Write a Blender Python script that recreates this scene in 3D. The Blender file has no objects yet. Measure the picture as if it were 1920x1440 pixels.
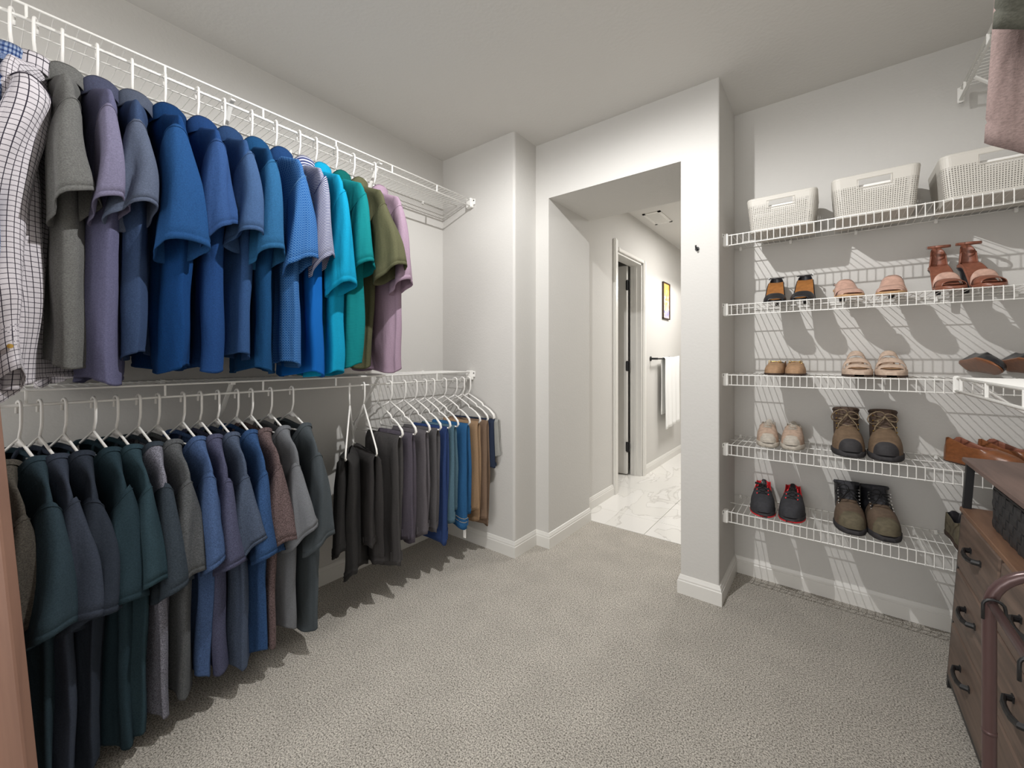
import bpy, math, random
import numpy as np
from mathutils import Vector, Matrix, noise

# ------------------------------------------------------------------ camera, world, lights, exposure
S = bpy.context.scene
COL = S.collection
CAMZ = 1.144
FPX = 772.0
cam_data = bpy.data.cameras.new('camera')
cam = bpy.data.objects.new('camera', cam_data); COL.objects.link(cam)
cam.location = (0, 0, CAMZ)
cam.rotation_euler = (math.radians(90), 0, math.radians(37.67))
cam_data.sensor_width = 36; cam_data.sensor_fit = 'HORIZONTAL'
cam_data.lens = 36 * FPX / 1920
cam_data.shift_y = -50 / 1920
cam_data.clip_start = 0.02
S.camera = cam
S.view_settings.view_transform = 'Standard'
S.view_settings.look = 'None'
S.view_settings.gamma = 1
S.view_settings.use_curve_mapping = False
S.view_settings.exposure = 0.0
S.cycles.max_bounces = 8; S.cycles.diffuse_bounces = 6; S.cycles.transparent_max_bounces = 16

w = bpy.data.worlds.new('world'); S.world = w; w.use_nodes = True
w.node_tree.nodes['Background'].inputs[0].default_value = (1.0, 0.99, 0.975, 1)
w.node_tree.nodes['Background'].inputs[1].default_value = 1.4

def spot(name, loc, power, radius, angle=178, blend=0.12, col=(1, .965, .92), rot=(0, 0, 0)):
    l = bpy.data.lights.new(name, 'SPOT'); l.energy = power; l.shadow_soft_size = radius
    l.spot_size = math.radians(angle); l.spot_blend = blend; l.color = col
    o = bpy.data.objects.new(name, l); o.location = loc; o.rotation_euler = rot; COL.objects.link(o); return o
spot('closet_ceiling_light', (-.68, .98, 2.425), 94, .012, 180, .40, (1, .992, .980))
def area(name, loc, power, size, rot=(0, 0, 0), col=(1, .97, .93)):
    l = bpy.data.lights.new(name, 'AREA'); l.energy = power; l.size = size; l.color = col
    o = bpy.data.objects.new(name, l); o.location = loc; o.rotation_euler = rot; COL.objects.link(o); return o
area('rear_fill_light', (-.6, -2.15, 1.5), 26, 1.3, (math.radians(90), 0, 0), (1, .98, .96))  # soft fill lamp added out of view at the open back of the closet
area('hall_ceiling_light', (-.5, 4.1, 2.42), 34, .5)
spot('hall_wall_light', (-.75, 4.75, 2.0), 26, .08)

# ------------------------------------------------------------------ helpers
def lin(c):
    c = c / 255.0
    return c / 12.92 if c <= .04045 else ((c + .055) / 1.055) ** 2.4
def rgb(r, g, b, k=1.0):
    return (min(lin(r) * k, 1), min(lin(g) * k, 1), min(lin(b) * k, 1), 1)

def ray(px, py=670):
    u = (px - 960) / FPX; v = (670 - py) / FPX
    return Vector((-.611 + .7915 * u, .7915 + .611 * u, v))
RAILX = -1.757
def railY(px):
    d = ray(px); return RAILX * d.y / d.x
def on_y(px, Y):            # X on the plane y=Y seen at column px
    d = ray(px); return Y * d.x / d.y

def smooth(me, flag=True):
    me.polygons.foreach_set('use_smooth', [flag] * len(me.polygons))

def mesh_obj(name, verts, faces, mat, parent=None, sm=False, uv=None, mats=None, midx=None):
    me = bpy.data.meshes.new(name)
    me.from_pydata([tuple(v) for v in verts], [], faces)
    if uv is not None:
        ul = me.uv_layers.new(name='uv')
        li = np.empty(len(me.loops), dtype=np.int32); me.loops.foreach_get('vertex_index', li)
        a = np.array(uv, dtype=np.float32)[li]
        ul.data.foreach_set('uv', a.ravel())
    if mats:
        for m in mats: me.materials.append(m)
        if midx is not None: me.polygons.foreach_set('material_index', midx)
    else:
        me.materials.append(mat)
    if sm: smooth(me)
    me.update()
    o = bpy.data.objects.new(name, me); COL.objects.link(o)
    if parent: o.parent = parent
    return o

def empty(name, loc, rz=0, label=None, cat=None, group=None):
    o = bpy.data.objects.new(name, None); o.location = loc; o.rotation_euler = (0, 0, rz)
    o.empty_display_size = .05; COL.objects.link(o)
    if label: o['label'] = label
    if cat: o['category'] = cat
    if group: o['group'] = group
    return o
def tag(o, label=None, cat=None, group=None, kind=None):
    if label: o['label'] = label
    if cat: o['category'] = cat
    if group: o['group'] = group
    if kind: o['kind'] = kind
    return o

class MB:
    def __init__(s): s.v = []; s.f = []; s.mi = []
    def add(s, vs, fs, mi=0):
        n = len(s.v); s.v += [tuple(v) for v in vs]; s.f += [tuple(i + n for i in f) for f in fs]; s.mi += [mi] * len(fs)
    def box(s, a, b, mi=0):
        x0, y0, z0 = a; x1, y1, z1 = b
        s.add([(x0, y0, z0), (x1, y0, z0), (x1, y1, z0), (x0, y1, z0), (x0, y0, z1), (x1, y0, z1), (x1, y1, z1), (x0, y1, z1)],
              [(0, 3, 2, 1), (4, 5, 6, 7), (0, 1, 5, 4), (1, 2, 6, 5), (2, 3, 7, 6), (3, 0, 4, 7)], mi)
    def bbox(s, a, b, r=.003, mi=0):      # chamfered box
        x0, y0, z0 = a; x1, y1, z1 = b
        def ring(z, i):
            return [(x0 + i + r, y0 + i, z), (x1 - i - r, y0 + i, z), (x1 - i, y0 + i + r, z), (x1 - i, y1 - i - r, z),
                    (x1 - i - r, y1 - i, z), (x0 + i + r, y1 - i, z), (x0 + i, y1 - i - r, z), (x0 + i, y0 + i + r, z)]
        vs = ring(z0, r) + ring(z0 + r, 0) + ring(z1 - r, 0) + ring(z1, r)
        fs = [tuple(range(7, -1, -1)), tuple(range(24, 32))]
        for k in range(3):
            for i in range(8):
                j = (i + 1) % 8
                fs.append((k * 8 + i, k * 8 + j, k * 8 + 8 + j, k * 8 + 8 + i))
        s.add(vs, fs, mi)
    def tube(s, pts, r, n=6, cap=True, closed=False, mi=0, flat=None):
        pts = [Vector(p) for p in pts]; N = len(pts)
        rr = r if isinstance(r, (list, tuple)) else [r] * N
        up = None; rings = []
        for i, p in enumerate(pts):
            if closed: t = pts[(i + 1) % N] - pts[i - 1]
            else: t = pts[min(i + 1, N - 1)] - pts[max(i - 1, 0)]
            t.normalize()
            if up is None:
                up = Vector((0, 0, 1)) if abs(t.z) < .9 else Vector((1, 0, 0))
            a = t.cross(up)
            if a.length < 1e-6: a = t.cross(Vector((0, 1, 0)))
            a.normalize(); b = a.cross(t); b.normalize(); up = b
            fa, fb = flat if flat else (1, 1)
            rings.append([p + (a * math.cos(2 * math.pi * k / n) * fa + b * math.sin(2 * math.pi * k / n) * fb) * rr[i] for k in range(n)])
        vs = [q for R_ in rings for q in R_]; fs = []
        M = N if closed else N - 1
        for i in range(M):
            for k in range(n):
                a0 = i * n + k; a1 = i * n + (k + 1) % n; b0 = ((i + 1) % N) * n + k; b1 = ((i + 1) % N) * n + (k + 1) % n
                fs.append((a0, a1, b1, b0))
        if cap and not closed:
            fs.append(tuple(range(n - 1, -1, -1))); fs.append(tuple((N - 1) * n + k for k in range(n)))
        s.add(vs, fs, mi)
    def build(s, name, mat, parent=None, sm=False, mats=None):
        return mesh_obj(name, s.v, s.f, mat, parent, sm, mats=mats, midx=s.mi if mats else None)

def grid_obj(name, P, mat, parent=None, closed=True, uv=None, cap0=False, cap1=False, mats=None, mfun=None):
    nr, nt, _ = P.shape; vs = P.reshape(-1, 3)
    fs = []; mi = []
    m = nt if closed else nt - 1
    for i in range(nr - 1):
        for k in range(m):
            k2 = (k + 1) % nt
            fs.append((i * nt + k, i * nt + k2, (i + 1) * nt + k2, (i + 1) * nt + k))
            mi.append(mfun(i, k) if mfun else 0)
    if cap0: fs.append(tuple(range(nt - 1, -1, -1))); mi.append(mfun(0, 0) if mfun else 0)
    if cap1: fs.append(tuple((nr - 1) * nt + k for k in range(nt))); mi.append(mfun(nr - 2, 0) if mfun else 0)
    if uv is not None: uv = uv.reshape(-1, 2)
    return mesh_obj(name, vs, fs, mat, parent, True, uv=uv, mats=mats, midx=mi if mats else None)

def interp(xs, ys, x):
    return float(np.interp(x, xs, ys))
def sstep(a, b, x):
    t = min(max((x - a) / (b - a), 0), 1); return t * t * (3 - 2 * t)

# ------------------------------------------------------------------ materials
def new_mat(name, color, rough=.6, metal=0, bump=None, heather=None, sheen=0, spec=.5, coords='Object'):
    m = bpy.data.materials.new(name); m.use_nodes = True
    nt = m.node_tree; b = nt.nodes['Principled BSDF']
    b.inputs['Base Color'].default_value = color; b.inputs['Roughness'].default_value = rough
    b.inputs['Metallic'].default_value = metal
    b.inputs['Specular IOR Level'].default_value = spec
    if sheen:
        b.inputs['Sheen Weight'].default_value = sheen; b.inputs['Sheen Roughness'].default_value = .6
    tc = nt.nodes.new('ShaderNodeTexCoord')
    if bump:
        n = nt.nodes.new('ShaderNodeTexNoise'); n.inputs['Scale'].default_value = bump[0]; n.inputs['Detail'].default_value = 4
        nt.links.new(tc.outputs[coords], n.inputs['Vector'])
        bp = nt.nodes.new('ShaderNodeBump'); bp.inputs['Strength'].default_value = bump[1]; bp.inputs['Distance'].default_value = bump[2]
        nt.links.new(n.outputs['Fac'], bp.inputs['Height']); nt.links.new(bp.outputs['Normal'], b.inputs['Normal'])
    if heather:
        n = nt.nodes.new('ShaderNodeTexNoise'); n.inputs['Scale'].default_value = heather[0]; n.inputs['Detail'].default_value = 3
        mp = nt.nodes.new('ShaderNodeMapping'); mp.inputs['Scale'].default_value = (1, 1, 1.6)
        nt.links.new(tc.outputs[coords], mp.inputs[0]); nt.links.new(mp.outputs[0], n.inputs['Vector'])
        cr = nt.nodes.new('ShaderNodeValToRGB')
        k = heather[1]
        cr.color_ramp.elements[0].position = .32; cr.color_ramp.elements[1].position = .68
        cr.color_ramp.elements[0].color = (color[0] * (1 - k), color[1] * (1 - k), color[2] * (1 - k), 1)
        cr.color_ramp.elements[1].color = (min(1, color[0] * (1 + k)), min(1, color[1] * (1 + k)), min(1, color[2] * (1 + k)), 1)
        nt.links.new(n.outputs['Fac'], cr.inputs[0]); nt.links.new(cr.outputs[0], b.inputs['Base Color'])
    return m

def uv_pattern(m, kind, c1, c2, c3=None, p=.014, wdt=.12, cut=None):
    """procedural woven / printed pattern on metre-scaled UVs"""
    nt = m.node_tree; b = nt.nodes['Principled BSDF']
    for l in list(b.inputs['Base Color'].links): nt.links.remove(l)
    uv = nt.nodes.new('ShaderNodeUVMap'); sp = nt.nodes.new('ShaderNodeSeparateXYZ'); nt.links.new(uv.outputs[0], sp.inputs[0])
    def mth(op, a, b2=None, c=None):
        n = nt.nodes.new('ShaderNodeMath'); n.operation = op
        for i, q in enumerate((a, b2, c)):
            if q is None: continue
            if isinstance(q, (int, float)): n.inputs[i].default_value = q
            else: nt.links.new(q, n.inputs[i])
        return n.outputs[0]
    def line(ax, per, wd):
        f = mth('FRACT', mth('DIVIDE', ax, per)); return mth('LESS_THAN', f, wd)
    def mix(f, a, b2):
        n = nt.nodes.new('ShaderNodeMix'); n.data_type = 'RGBA'
        nt.links.new(f, n.inputs[0])
        for i, q in ((6, a), (7, b2)):
            if isinstance(q, tuple): n.inputs[i].default_value = q
            else: nt.links.new(q, n.inputs[i])
        return n.outputs[2]
    U, V = sp.outputs[0], sp.outputs[1]
    if kind == 'grid':
        f = mth('MAXIMUM', line(U, p, wdt), line(V, p, wdt)); col = mix(f, c1, c2)
    elif kind == 'gingham':
        f1 = line(U, p, .45); f2 = line(V, p, .45); col = mix(f2, mix(f1, c1, c3), mix(f1, c3, c2))
    elif kind == 'stripe':
        col = mix(line(V, p, .5), c1, c2)
    elif kind == 'print':
        a = mth('ADD', U, V); d = mth('SUBTRACT', U, V)
        f = mth('MULTIPLY', mth('ADD', line(a, p, .3), line(d, p, .3)), .5)
        f = mth('MAXIMUM', f, mth('MULTIPLY', line(V, p, .2), .5)); col = mix(f, c1, c2)
    elif kind == 'slub':
        w1 = nt.nodes.new('ShaderNodeTexNoise'); w1.inputs['Scale'].default_value = 1
        mp = nt.nodes.new('ShaderNodeMapping'); mp.inputs['Scale'].default_value = (20, 350, 1); nt.links.new(uv.outputs[0], mp.inputs[0]); nt.links.new(mp.outputs[0], w1.inputs['Vector'])
        col = mix(w1.outputs['Fac'], c1, c2)
    if cut:
        col = mix(mth('GREATER_THAN', V, cut[0]), col, cut[1])
    nt.links.new(col, b.inputs['Base Color'])
    return m

WALLC = rgb(203, 201, 197)
M = {}
M['wall'] = new_mat('painted_wall', WALLC, .75, bump=(90, .18, .004), spec=.25)
M['ceiling'] = new_mat('painted_ceiling', rgb(212, 210, 206), .85, bump=(70, .2, .004), spec=.2)
M['trim'] = new_mat('white_trim_paint', rgb(222, 220, 215), .4)
M['white_wire'] = new_mat('white_vinyl_wire', rgb(240, 239, 235), .35)
M['hanger'] = new_mat('white_hanger_plastic', rgb(238, 236, 232), .32)
M['black'] = new_mat('black_metal', rgb(26, 26, 28), .4)
M['gold'] = new_mat('gold_metal', rgb(205, 170, 95), .25, metal=1)
M['silver'] = new_mat('silver_metal', rgb(200, 200, 200), .25, metal=1)

# carpet: cut pile speckle
def carpet():
    m = new_mat('cut_pile_carpet', rgb(190, 182, 170), 1.0, spec=.05)
    nt = m.node_tree; b = nt.nodes['Principled BSDF']; tc = nt.nodes.new('ShaderNodeTexCoord')
    n = nt.nodes.new('ShaderNodeTexNoise'); n.inputs['Scale'].default_value = 210; n.inputs['Detail'].default_value = 8; n.inputs['Roughness'].default_value = .85
    n2 = nt.nodes.new('ShaderNodeTexNoise'); n2.inputs['Scale'].default_value = 7; n2.inputs['Detail'].default_value = 3
    n3 = nt.nodes.new('ShaderNodeTexVoronoi'); n3.inputs['Scale'].default_value = 420
    for q in (n, n2, n3): nt.links.new(tc.outputs['Object'], q.inputs['Vector'])
    cr = nt.nodes.new('ShaderNodeValToRGB'); e = cr.color_ramp.elements
    e[0].position = .42; e[0].color = rgb(72, 66, 57); e[1].position = .55; e[1].color = rgb(226, 220, 210)
    nt.links.new(n.outputs['Fac'], cr.inputs[0])
    cr2 = nt.nodes.new('ShaderNodeValToRGB'); e = cr2.color_ramp.elements
    e[0].position = .35; e[0].color = (.91, .91, .91, 1); e[1].position = .65; e[1].color = (1, 1, 1, 1)
    nt.links.new(n2.outputs['Fac'], cr2.inputs[0])
    mx = nt.nodes.new('ShaderNodeMix'); mx.data_type = 'RGBA'; mx.blend_type = 'MULTIPLY'; mx.inputs[0].default_value = 1
    nt.links.new(cr.outputs[0], mx.inputs[6]); nt.links.new(cr2.outputs[0], mx.inputs[7]); nt.links.new(mx.outputs[2], b.inputs['Base Color'])
    bp = nt.nodes.new('ShaderNodeBump'); bp.inputs['Strength'].default_value = .7; bp.inputs['Distance'].default_value = .004
    nt.links.new(n.outputs['Fac'], bp.inputs['Height'])
    bp2 = nt.nodes.new('ShaderNodeBump'); bp2.inputs['Strength'].default_value = .2; bp2.inputs['Distance'].default_value = .005
    nt.links.new(n3.outputs['Distance'], bp2.inputs['Height']); nt.links.new(bp.outputs[0], bp2.inputs['Normal']); nt.links.new(bp2.outputs[0], b.inputs['Normal'])
    return m
M['carpet'] = carpet()

def marble():
    m = new_mat('white_marble_tile', rgb(228, 226, 222), .18)
    nt = m.node_tree; b = nt.nodes['Principled BSDF']; g = nt.nodes.new('ShaderNodeNewGeometry')
    n = nt.nodes.new('ShaderNodeTexNoise'); n.inputs['Scale'].default_value = 1.6; n.inputs['Detail'].default_value = 6; n.inputs['Distortion'].default_value = 1.6
    mp = nt.nodes.new('ShaderNodeMapping'); mp.inputs['Rotation'].default_value = (0, 0, .6); mp.inputs['Scale'].default_value = (1.5, .8, 1)
    nt.links.new(g.outputs['Position'], mp.inputs[0]); nt.links.new(mp.outputs[0], n.inputs['Vector'])
    cr = nt.nodes.new('ShaderNodeValToRGB'); e = cr.color_ramp.elements
    e[0].position = .482; e[0].color = rgb(228, 226, 221); e[1].position = .515; e[1].color = rgb(232, 230, 226)
    x = e.new(.5); x.color = rgb(206, 203, 198)
    nt.links.new(n.outputs['Fac'], cr.inputs[0]); nt.links.new(cr.outputs[0], b.inputs['Base Color'])
    return m
M['marble'] = marble()

def wood(name, c1, c2, scale=(3, 30, 30), rough=.5):
    m = new_mat(name, c1, rough); nt = m.node_tree; b = nt.nodes['Principled BSDF']; tc = nt.nodes.new('ShaderNodeTexCoord')
    mp = nt.nodes.new('ShaderNodeMapping'); mp.inputs['Scale'].default_value = scale
    n = nt.nodes.new('ShaderNodeTexNoise'); n.inputs['Scale'].default_value = 1; n.inputs['Detail'].default_value = 6; n.inputs['Distortion'].default_value = .6
    nt.links.new(tc.outputs['Object'], mp.inputs[0]); nt.links.new(mp.outputs[0], n.inputs['Vector'])
    cr = nt.nodes.new('ShaderNodeValToRGB'); e = cr.color_ramp.elements
    e[0].position = .3; e[0].color = c1; e[1].position = .7; e[1].color = c2
    nt.links.new(n.outputs['Fac'], cr.inputs[0]); nt.links.new(cr.outputs[0], b.inputs['Base Color'])
    return m
M['dresser_wood'] = wood('rustic_brown_wood_print', rgb(80, 66, 58), rgb(122, 102, 90), (12, 3, 40))
M['dresser_top'] = wood('reddish_brown_board', rgb(100, 74, 60), rgb(134, 102, 80), (40, 4, 10), .4)
M['dark_top'] = wood('dark_brown_board', rgb(96, 78, 72), rgb(122, 100, 92), (40, 4, 10), .45)
M['board'] = wood('pinkish_brown_board', rgb(122, 90, 76), rgb(136, 102, 86), (40, 40, 3), .45)
M['rack'] = new_mat('brown_painted_steel', rgb(84, 63, 62), .28, metal=.25)
M['strap'] = new_mat('tan_webbing', rgb(168, 150, 112), .8, bump=(400, .5, .002))
M['bin'] = new_mat('black_woven_strap', rgb(44, 44, 46), .5, bump=(600, .4, .001))
M['baskets'] = None
M['linen'] = new_mat('white_linen', rgb(240, 238, 234), .85, bump=(300, .2, .001))

def basket_mat():
    m = new_mat('pale_grey_woven_plastic', rgb(196, 192, 184), .5)
    nt = m.node_tree; b = nt.nodes['Principled BSDF']; out = nt.nodes['Material Output']
    uv = nt.nodes.new('ShaderNodeUVMap'); sp = nt.nodes.new('ShaderNodeSeparateXYZ'); nt.links.new(uv.outputs[0], sp.inputs[0])
    def mth(op, a, b2):
        n = nt.nodes.new('ShaderNodeMath'); n.operation = op
        for i, q in enumerate((a, b2)):
            if isinstance(q, (int, float)): n.inputs[i].default_value = q
            else: nt.links.new(q, n.inputs[i])
        return n.outputs[0]
    p = .0075
    fu = mth('GREATER_THAN', mth('FRACT', mth('DIVIDE', sp.outputs[0], p), 0), .52)
    fv = mth('GREATER_THAN', mth('FRACT', mth('DIVIDE', sp.outputs[1], p), 0), .45)
    hole = mth('MULTIPLY', fu, fv)
    band = mth('MULTIPLY', mth('GREATER_THAN', sp.outputs[1], .012), mth('LESS_THAN', sp.outputs[1], .118))
    hole = mth('MULTIPLY', hole, band)
    tr = nt.nodes.new('ShaderNodeBsdfTransparent'); mx = nt.nodes.new('ShaderNodeMixShader')
    nt.links.new(hole, mx.inputs[0]); nt.links.new(b.outputs[0], mx.inputs[1]); nt.links.new(tr.outputs[0], mx.inputs[2]); nt.links.new(mx.outputs[0], out.inputs[0])
    return m
M['basket'] = basket_mat()

def wrinkle(m, st=.55, dist=.012, sc=(16, 16, 5)):
    nt = m.node_tree; b = nt.nodes['Principled BSDF']; tc = nt.nodes.new('ShaderNodeTexCoord')
    mp = nt.nodes.new('ShaderNodeMapping'); mp.inputs['Scale'].default_value = sc; mp.inputs['Rotation'].default_value = (.15, .1, 0)
    n = nt.nodes.new('ShaderNodeTexNoise'); n.inputs['Scale'].default_value = 1; n.inputs['Detail'].default_value = 2.5; n.inputs['Distortion'].default_value = .5
    nt.links.new(tc.outputs['Object'], mp.inputs[0]); nt.links.new(mp.outputs[0], n.inputs['Vector'])
    bp = nt.nodes.new('ShaderNodeBump'); bp.inputs['Strength'].default_value = st; bp.inputs['Distance'].default_value = dist
    nt.links.new(n.outputs['Fac'], bp.inputs['Height'])
    if b.inputs['Normal'].links: nt.links.new(b.inputs['Normal'].links[0].from_socket, bp.inputs['Normal'])
    nt.links.new(bp.outputs[0], b.inputs['Normal'])
    return m
def fabric(name, r, g, b, heather=.12, k=1.0, sc=280, sheen=.0):
    return wrinkle(new_mat(name, rgb(r, g, b, k), .95, bump=(700, .25, .0012), heather=(sc, min(.6, heather * 1.7)), sheen=sheen, spec=.12))

# ------------------------------------------------------------------ setting
H = 2.44
LW = -2.025; RW = .68; BY = 1.875; PY = 2.092; RY = 2.48; JX = -1.337; OX = -.575; CX = -.405; HY = 2.62; SX = -1.43
def struct(name, boxes, mat, parent=None):
    m = MB()
    for a, b in boxes: m.box(a, b)
    o = m.build(name, mat, parent)
    if parent is None: o['kind'] = 'structure'
    return o
floor = struct('floor', [((LW - .1, -2.2, -.05), (RW + .1, HY, 0))], M['carpet'])
struct('ceiling', [((LW - .1, -2.2, H), (RW + .1, HY, H + .08))], M['ceiling'])
struct('wall_left', [((LW - .1, -2.2, 0), (LW, BY, H))], M['wall'])
struct('wall_right', [((RW, -2.2, 0), (RW + .1, RY, H))], M['wall'])
def bull_block(name, x0, x1, y0, y1, z0, z1, corners, r=.014):
    """vertical block whose listed vertical corners are rounded (bullnose plaster)"""
    pts = []
    for cx, cy, ax, ay, key in ((x0, y0, 1, 1, 'a'), (x1, y0, -1, 1, 'b'), (x1, y1, -1, -1, 'c'), (x0, y1, 1, -1, 'd')):
        if key in corners:
            ox, oy = cx + ax * r, cy + ay * r
            a0 = {'a': math.pi, 'b': 1.5 * math.pi, 'c': 0, 'd': .5 * math.pi}[key]
            for i in range(6):
                a = a0 + i / 5 * math.pi / 2; pts.append((ox + r * math.cos(a), oy + r * math.sin(a)))
        else: pts.append((cx, cy))
    n = len(pts); vs = [(x, y, z0) for x, y in pts] + [(x, y, z1) for x, y in pts]
    fs = [tuple(range(n - 1, -1, -1)), tuple(range(n, 2 * n))] + [(i, (i + 1) % n, n + (i + 1) % n, n + i) for i in range(n)]
    o = mesh_obj(name, vs, fs, M['wall']); o['kind'] = 'structure'; return o
bull_block('wall_back_left', LW - .1, SX, BY, HY, 0, H, 'b')
bull_block('wall_back_jamb', SX, JX, PY, HY, 0, H, '')
struct('wall_back_header', [((JX, PY, 2.10), (OX, HY, H))], M['wall'])
bull_block('wall_back_pillar', OX, CX, PY, HY, 0, H, 'b', .008)
struct('wall_back_right', [((CX, RY, 0), (RW + .1, RY + .1, H))], M['wall'])
# hallway beyond the opening
DY0, DY1, DH = 3.30, 3.90, 2.045
struct('wall_hall_left', [((SX - .11, HY, 0), (SX, DY0, H)), ((SX - .11, DY1, 0), (SX, 6.6, H)), ((SX - .11, DY0, DH), (SX, DY1, H))], M['wall'])
struct('wall_hall_right', [((.9, HY, 0), (1.0, 6.6, H))], M['wall'])
struct('wall_hall_front', [((CX, HY, 0), (1.0, HY + .08, H))], M['wall'])
struct('wall_hall_end', [((SX - .11, 6.6, 0), (1.0, 6.7, H))], M['wall'])
struct('ceiling_hall', [((SX - 1.3, HY, H), (1.0, 6.7, H + .08))], M['ceiling'])
struct('wall_side_room', [((-2.7, HY, 0), (-2.6, 5.0, H)), ((-2.6, 4.9, 0), (SX - .11, 5.0, H)), ((-2.6, HY, 0), (SX - .11, HY + .08, H))], M['wall'])
hall_floor = struct('floor_hall', [((-2.7, HY, -.05), (1.0, 6.7, -.006))], new_mat('grout', rgb(186, 182, 176), .8))
tile_mesh = None
for ix in range(-2, 4):
    for iy in range(-1, 6):
        x0 = -.95 + .6 * ix - .6; y0 = 2.88 + .6 * iy
        a = (max(x0 + .0015, -2.6), max(y0 + .0015, HY + .003)); b = (min(x0 + .5985, .9), min(y0 + .5985, 6.6))
        if b[0] - a[0] < .05 or b[1] - a[1] < .05: continue
        m = MB(); m.bbox((a[0], a[1], -.006), (b[0], b[1], .002), .001)
        m.build('tile', M['marble'], hall_floor)

def base_run(name, p0, p1, nrm, h=.089, t=.014, m0=0, m1=0):
    """moulded baseboard along p0->p1, standing out along nrm"""
    prof = [(0, 0), (t, 0), (t, h * .68), (t * .78, h * .72), (t * .78, h * .8), (t * .55, h * .88), (t * .35, h * .97), (0, h)]
    n = len(prof); vs = []
    L_ = math.hypot(p1[0] - p0[0], p1[1] - p0[1]); dx, dy = (p1[0] - p0[0]) / L_, (p1[1] - p0[1]) / L_
    for p, mm in ((p0, -m0), (p1, m1)):
        for d, z in prof: vs.append((p[0] + nrm[0] * d + dx * d * mm, p[1] + nrm[1] * d + dy * d * mm, z))
    fs = [(i, (i + 1) % n, n + (i + 1) % n, n + i) for i in range(n)] + [tuple(range(n - 1, -1, -1)), tuple(range(n, 2 * n))]
    o = mesh_obj(name, vs, fs, M['trim']); o['kind'] = 'structure'; return o
T = .014
base_run('baseboard_left', (LW, -2.2), (LW, BY), (1, 0), m1=-1)
base_run('baseboard_back_left', (LW, BY), (SX, BY), (0, -1), m0=-1, m1=1)
base_run('baseboard_return', (SX, BY), (SX, PY), (1, 0), m0=1, m1=-1)
base_run('baseboard_jamb_front', (SX, PY), (JX, PY), (0, -1), m0=-1, m1=1)
base_run('baseboard_jamb_side', (JX, PY), (JX, HY), (1, 0), m0=1)
base_run('baseboard_pillar_front', (OX, PY), (CX, PY), (0, -1), m0=1, m1=1)
base_run('baseboard_pillar_side', (CX, PY), (CX, RY), (1, 0), m0=1, m1=-1)
base_run('baseboard_pillar_inner', (OX, PY), (OX, HY), (-1, 0), m0=1)
base_run('baseboard_back_right', (CX, RY), (RW, RY), (0, -1), m0=-1, m1=-1)
base_run('baseboard_right', (RW, -2.2), (RW, RY), (-1, 0), m1=-1)
base_run('baseboard_hall_near', (SX, HY), (SX, DY0 - .08), (1, 0))
base_run('baseboard_hall_far', (SX, DY1 + .08), (SX, 6.6), (1, 0))

# door in the hall wall
def casing(name, y0, y1, z0, z1):
    m = MB(); m.bbox((SX, y0, z0), (SX + .018, y1, z1), .004); m.box((SX, y0 + .012, z0), (SX + .023, y0 + .03, z1))
    o = m.build(name, M['trim']); o['kind'] = 'structure'
casing('trim_1', DY0 - .075, DY0 - .005, 0, DH + .09)
casing('trim_2', DY1 + .005, DY1 + .07, 0, DH + .03)
casing('trim_3', DY0 - .005, DY1 + .005, DH, DH + .03)
m = MB(); m.box((SX - .11, DY0 - .001, 0), (SX, DY0 + .018, DH)); m.box((SX - .11, DY1 - .018, 0), (SX, DY1 + .001, DH)); m.box((SX - .11, DY0, DH - .018), (SX, DY1, DH + .001))
m.box((SX - .07, DY1 - .03, 0), (SX - .045, DY1 - .018, DH))
tag(m.build('trim_4', M['trim']), kind='structure')
door = tag(empty('door_1', (SX - .12, DY1 - .03, 0)), kind='structure')
m = MB(); m.bbox((-.60, -.036, .012), (-.006, 0, 2.035), .003)
for z0, z1 in ((.25, .95), (1.08, 1.85)): m.bbox((-.50, -.040, z0), (-.10, -.034, z1), .003)
m.build('door_leaf', M['trim'], door)
for hz in (.28, 1.06, 1.84):
    m = MB(); m.bbox((-.012, -.05, hz - .045), (.028, -.034, hz + .045), .002); m.tube([(.005, -.052, hz - .05), (.005, -.052, hz + .05)], .008, 8)
    m.build('hinge', M['black'], door)
# ceiling vent
v = empty('ceiling_vent', (-1.265, 3.85, H), 0, 'white rectangular louvred air vent in the hallway ceiling', 'vent')
m = MB()
m.box((-.08, -.18, -.008), (.08, -.155, 0)); m.box((-.08, .155, -.008), (.08, .18, 0)); m.box((-.08, -.18, -.008), (-.055, .18, 0)); m.box((.055, -.18, -.008), (.08, .18, 0))
m.build('frame', M['trim'], v)
m = MB(); m.box((-.055, -.155, -.002), (.055, .155, -.0005)); m.build('duct_shade_sheet', M['black'], v)  # flat black sheet stands in for the shade inside the duct
for i in range(12):
    y = -.145 + i * .0262
    m = MB(); m.add([(-.055, y, -.003), (.055, y, -.003), (.055, y + .010, -.009), (-.055, y + .010, -.009), (-.055, y, -.0045), (.055, y, -.0045), (.055, y + .010, -.0105), (-.055, y + .010, -.0105)],
                    [(0, 1, 2, 3), (7, 6, 5, 4), (0, 4, 5, 1), (3, 2, 6, 7), (1, 5, 6, 2), (0, 3, 7, 4)])
    m.build('slat', M['trim'], v)
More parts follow.
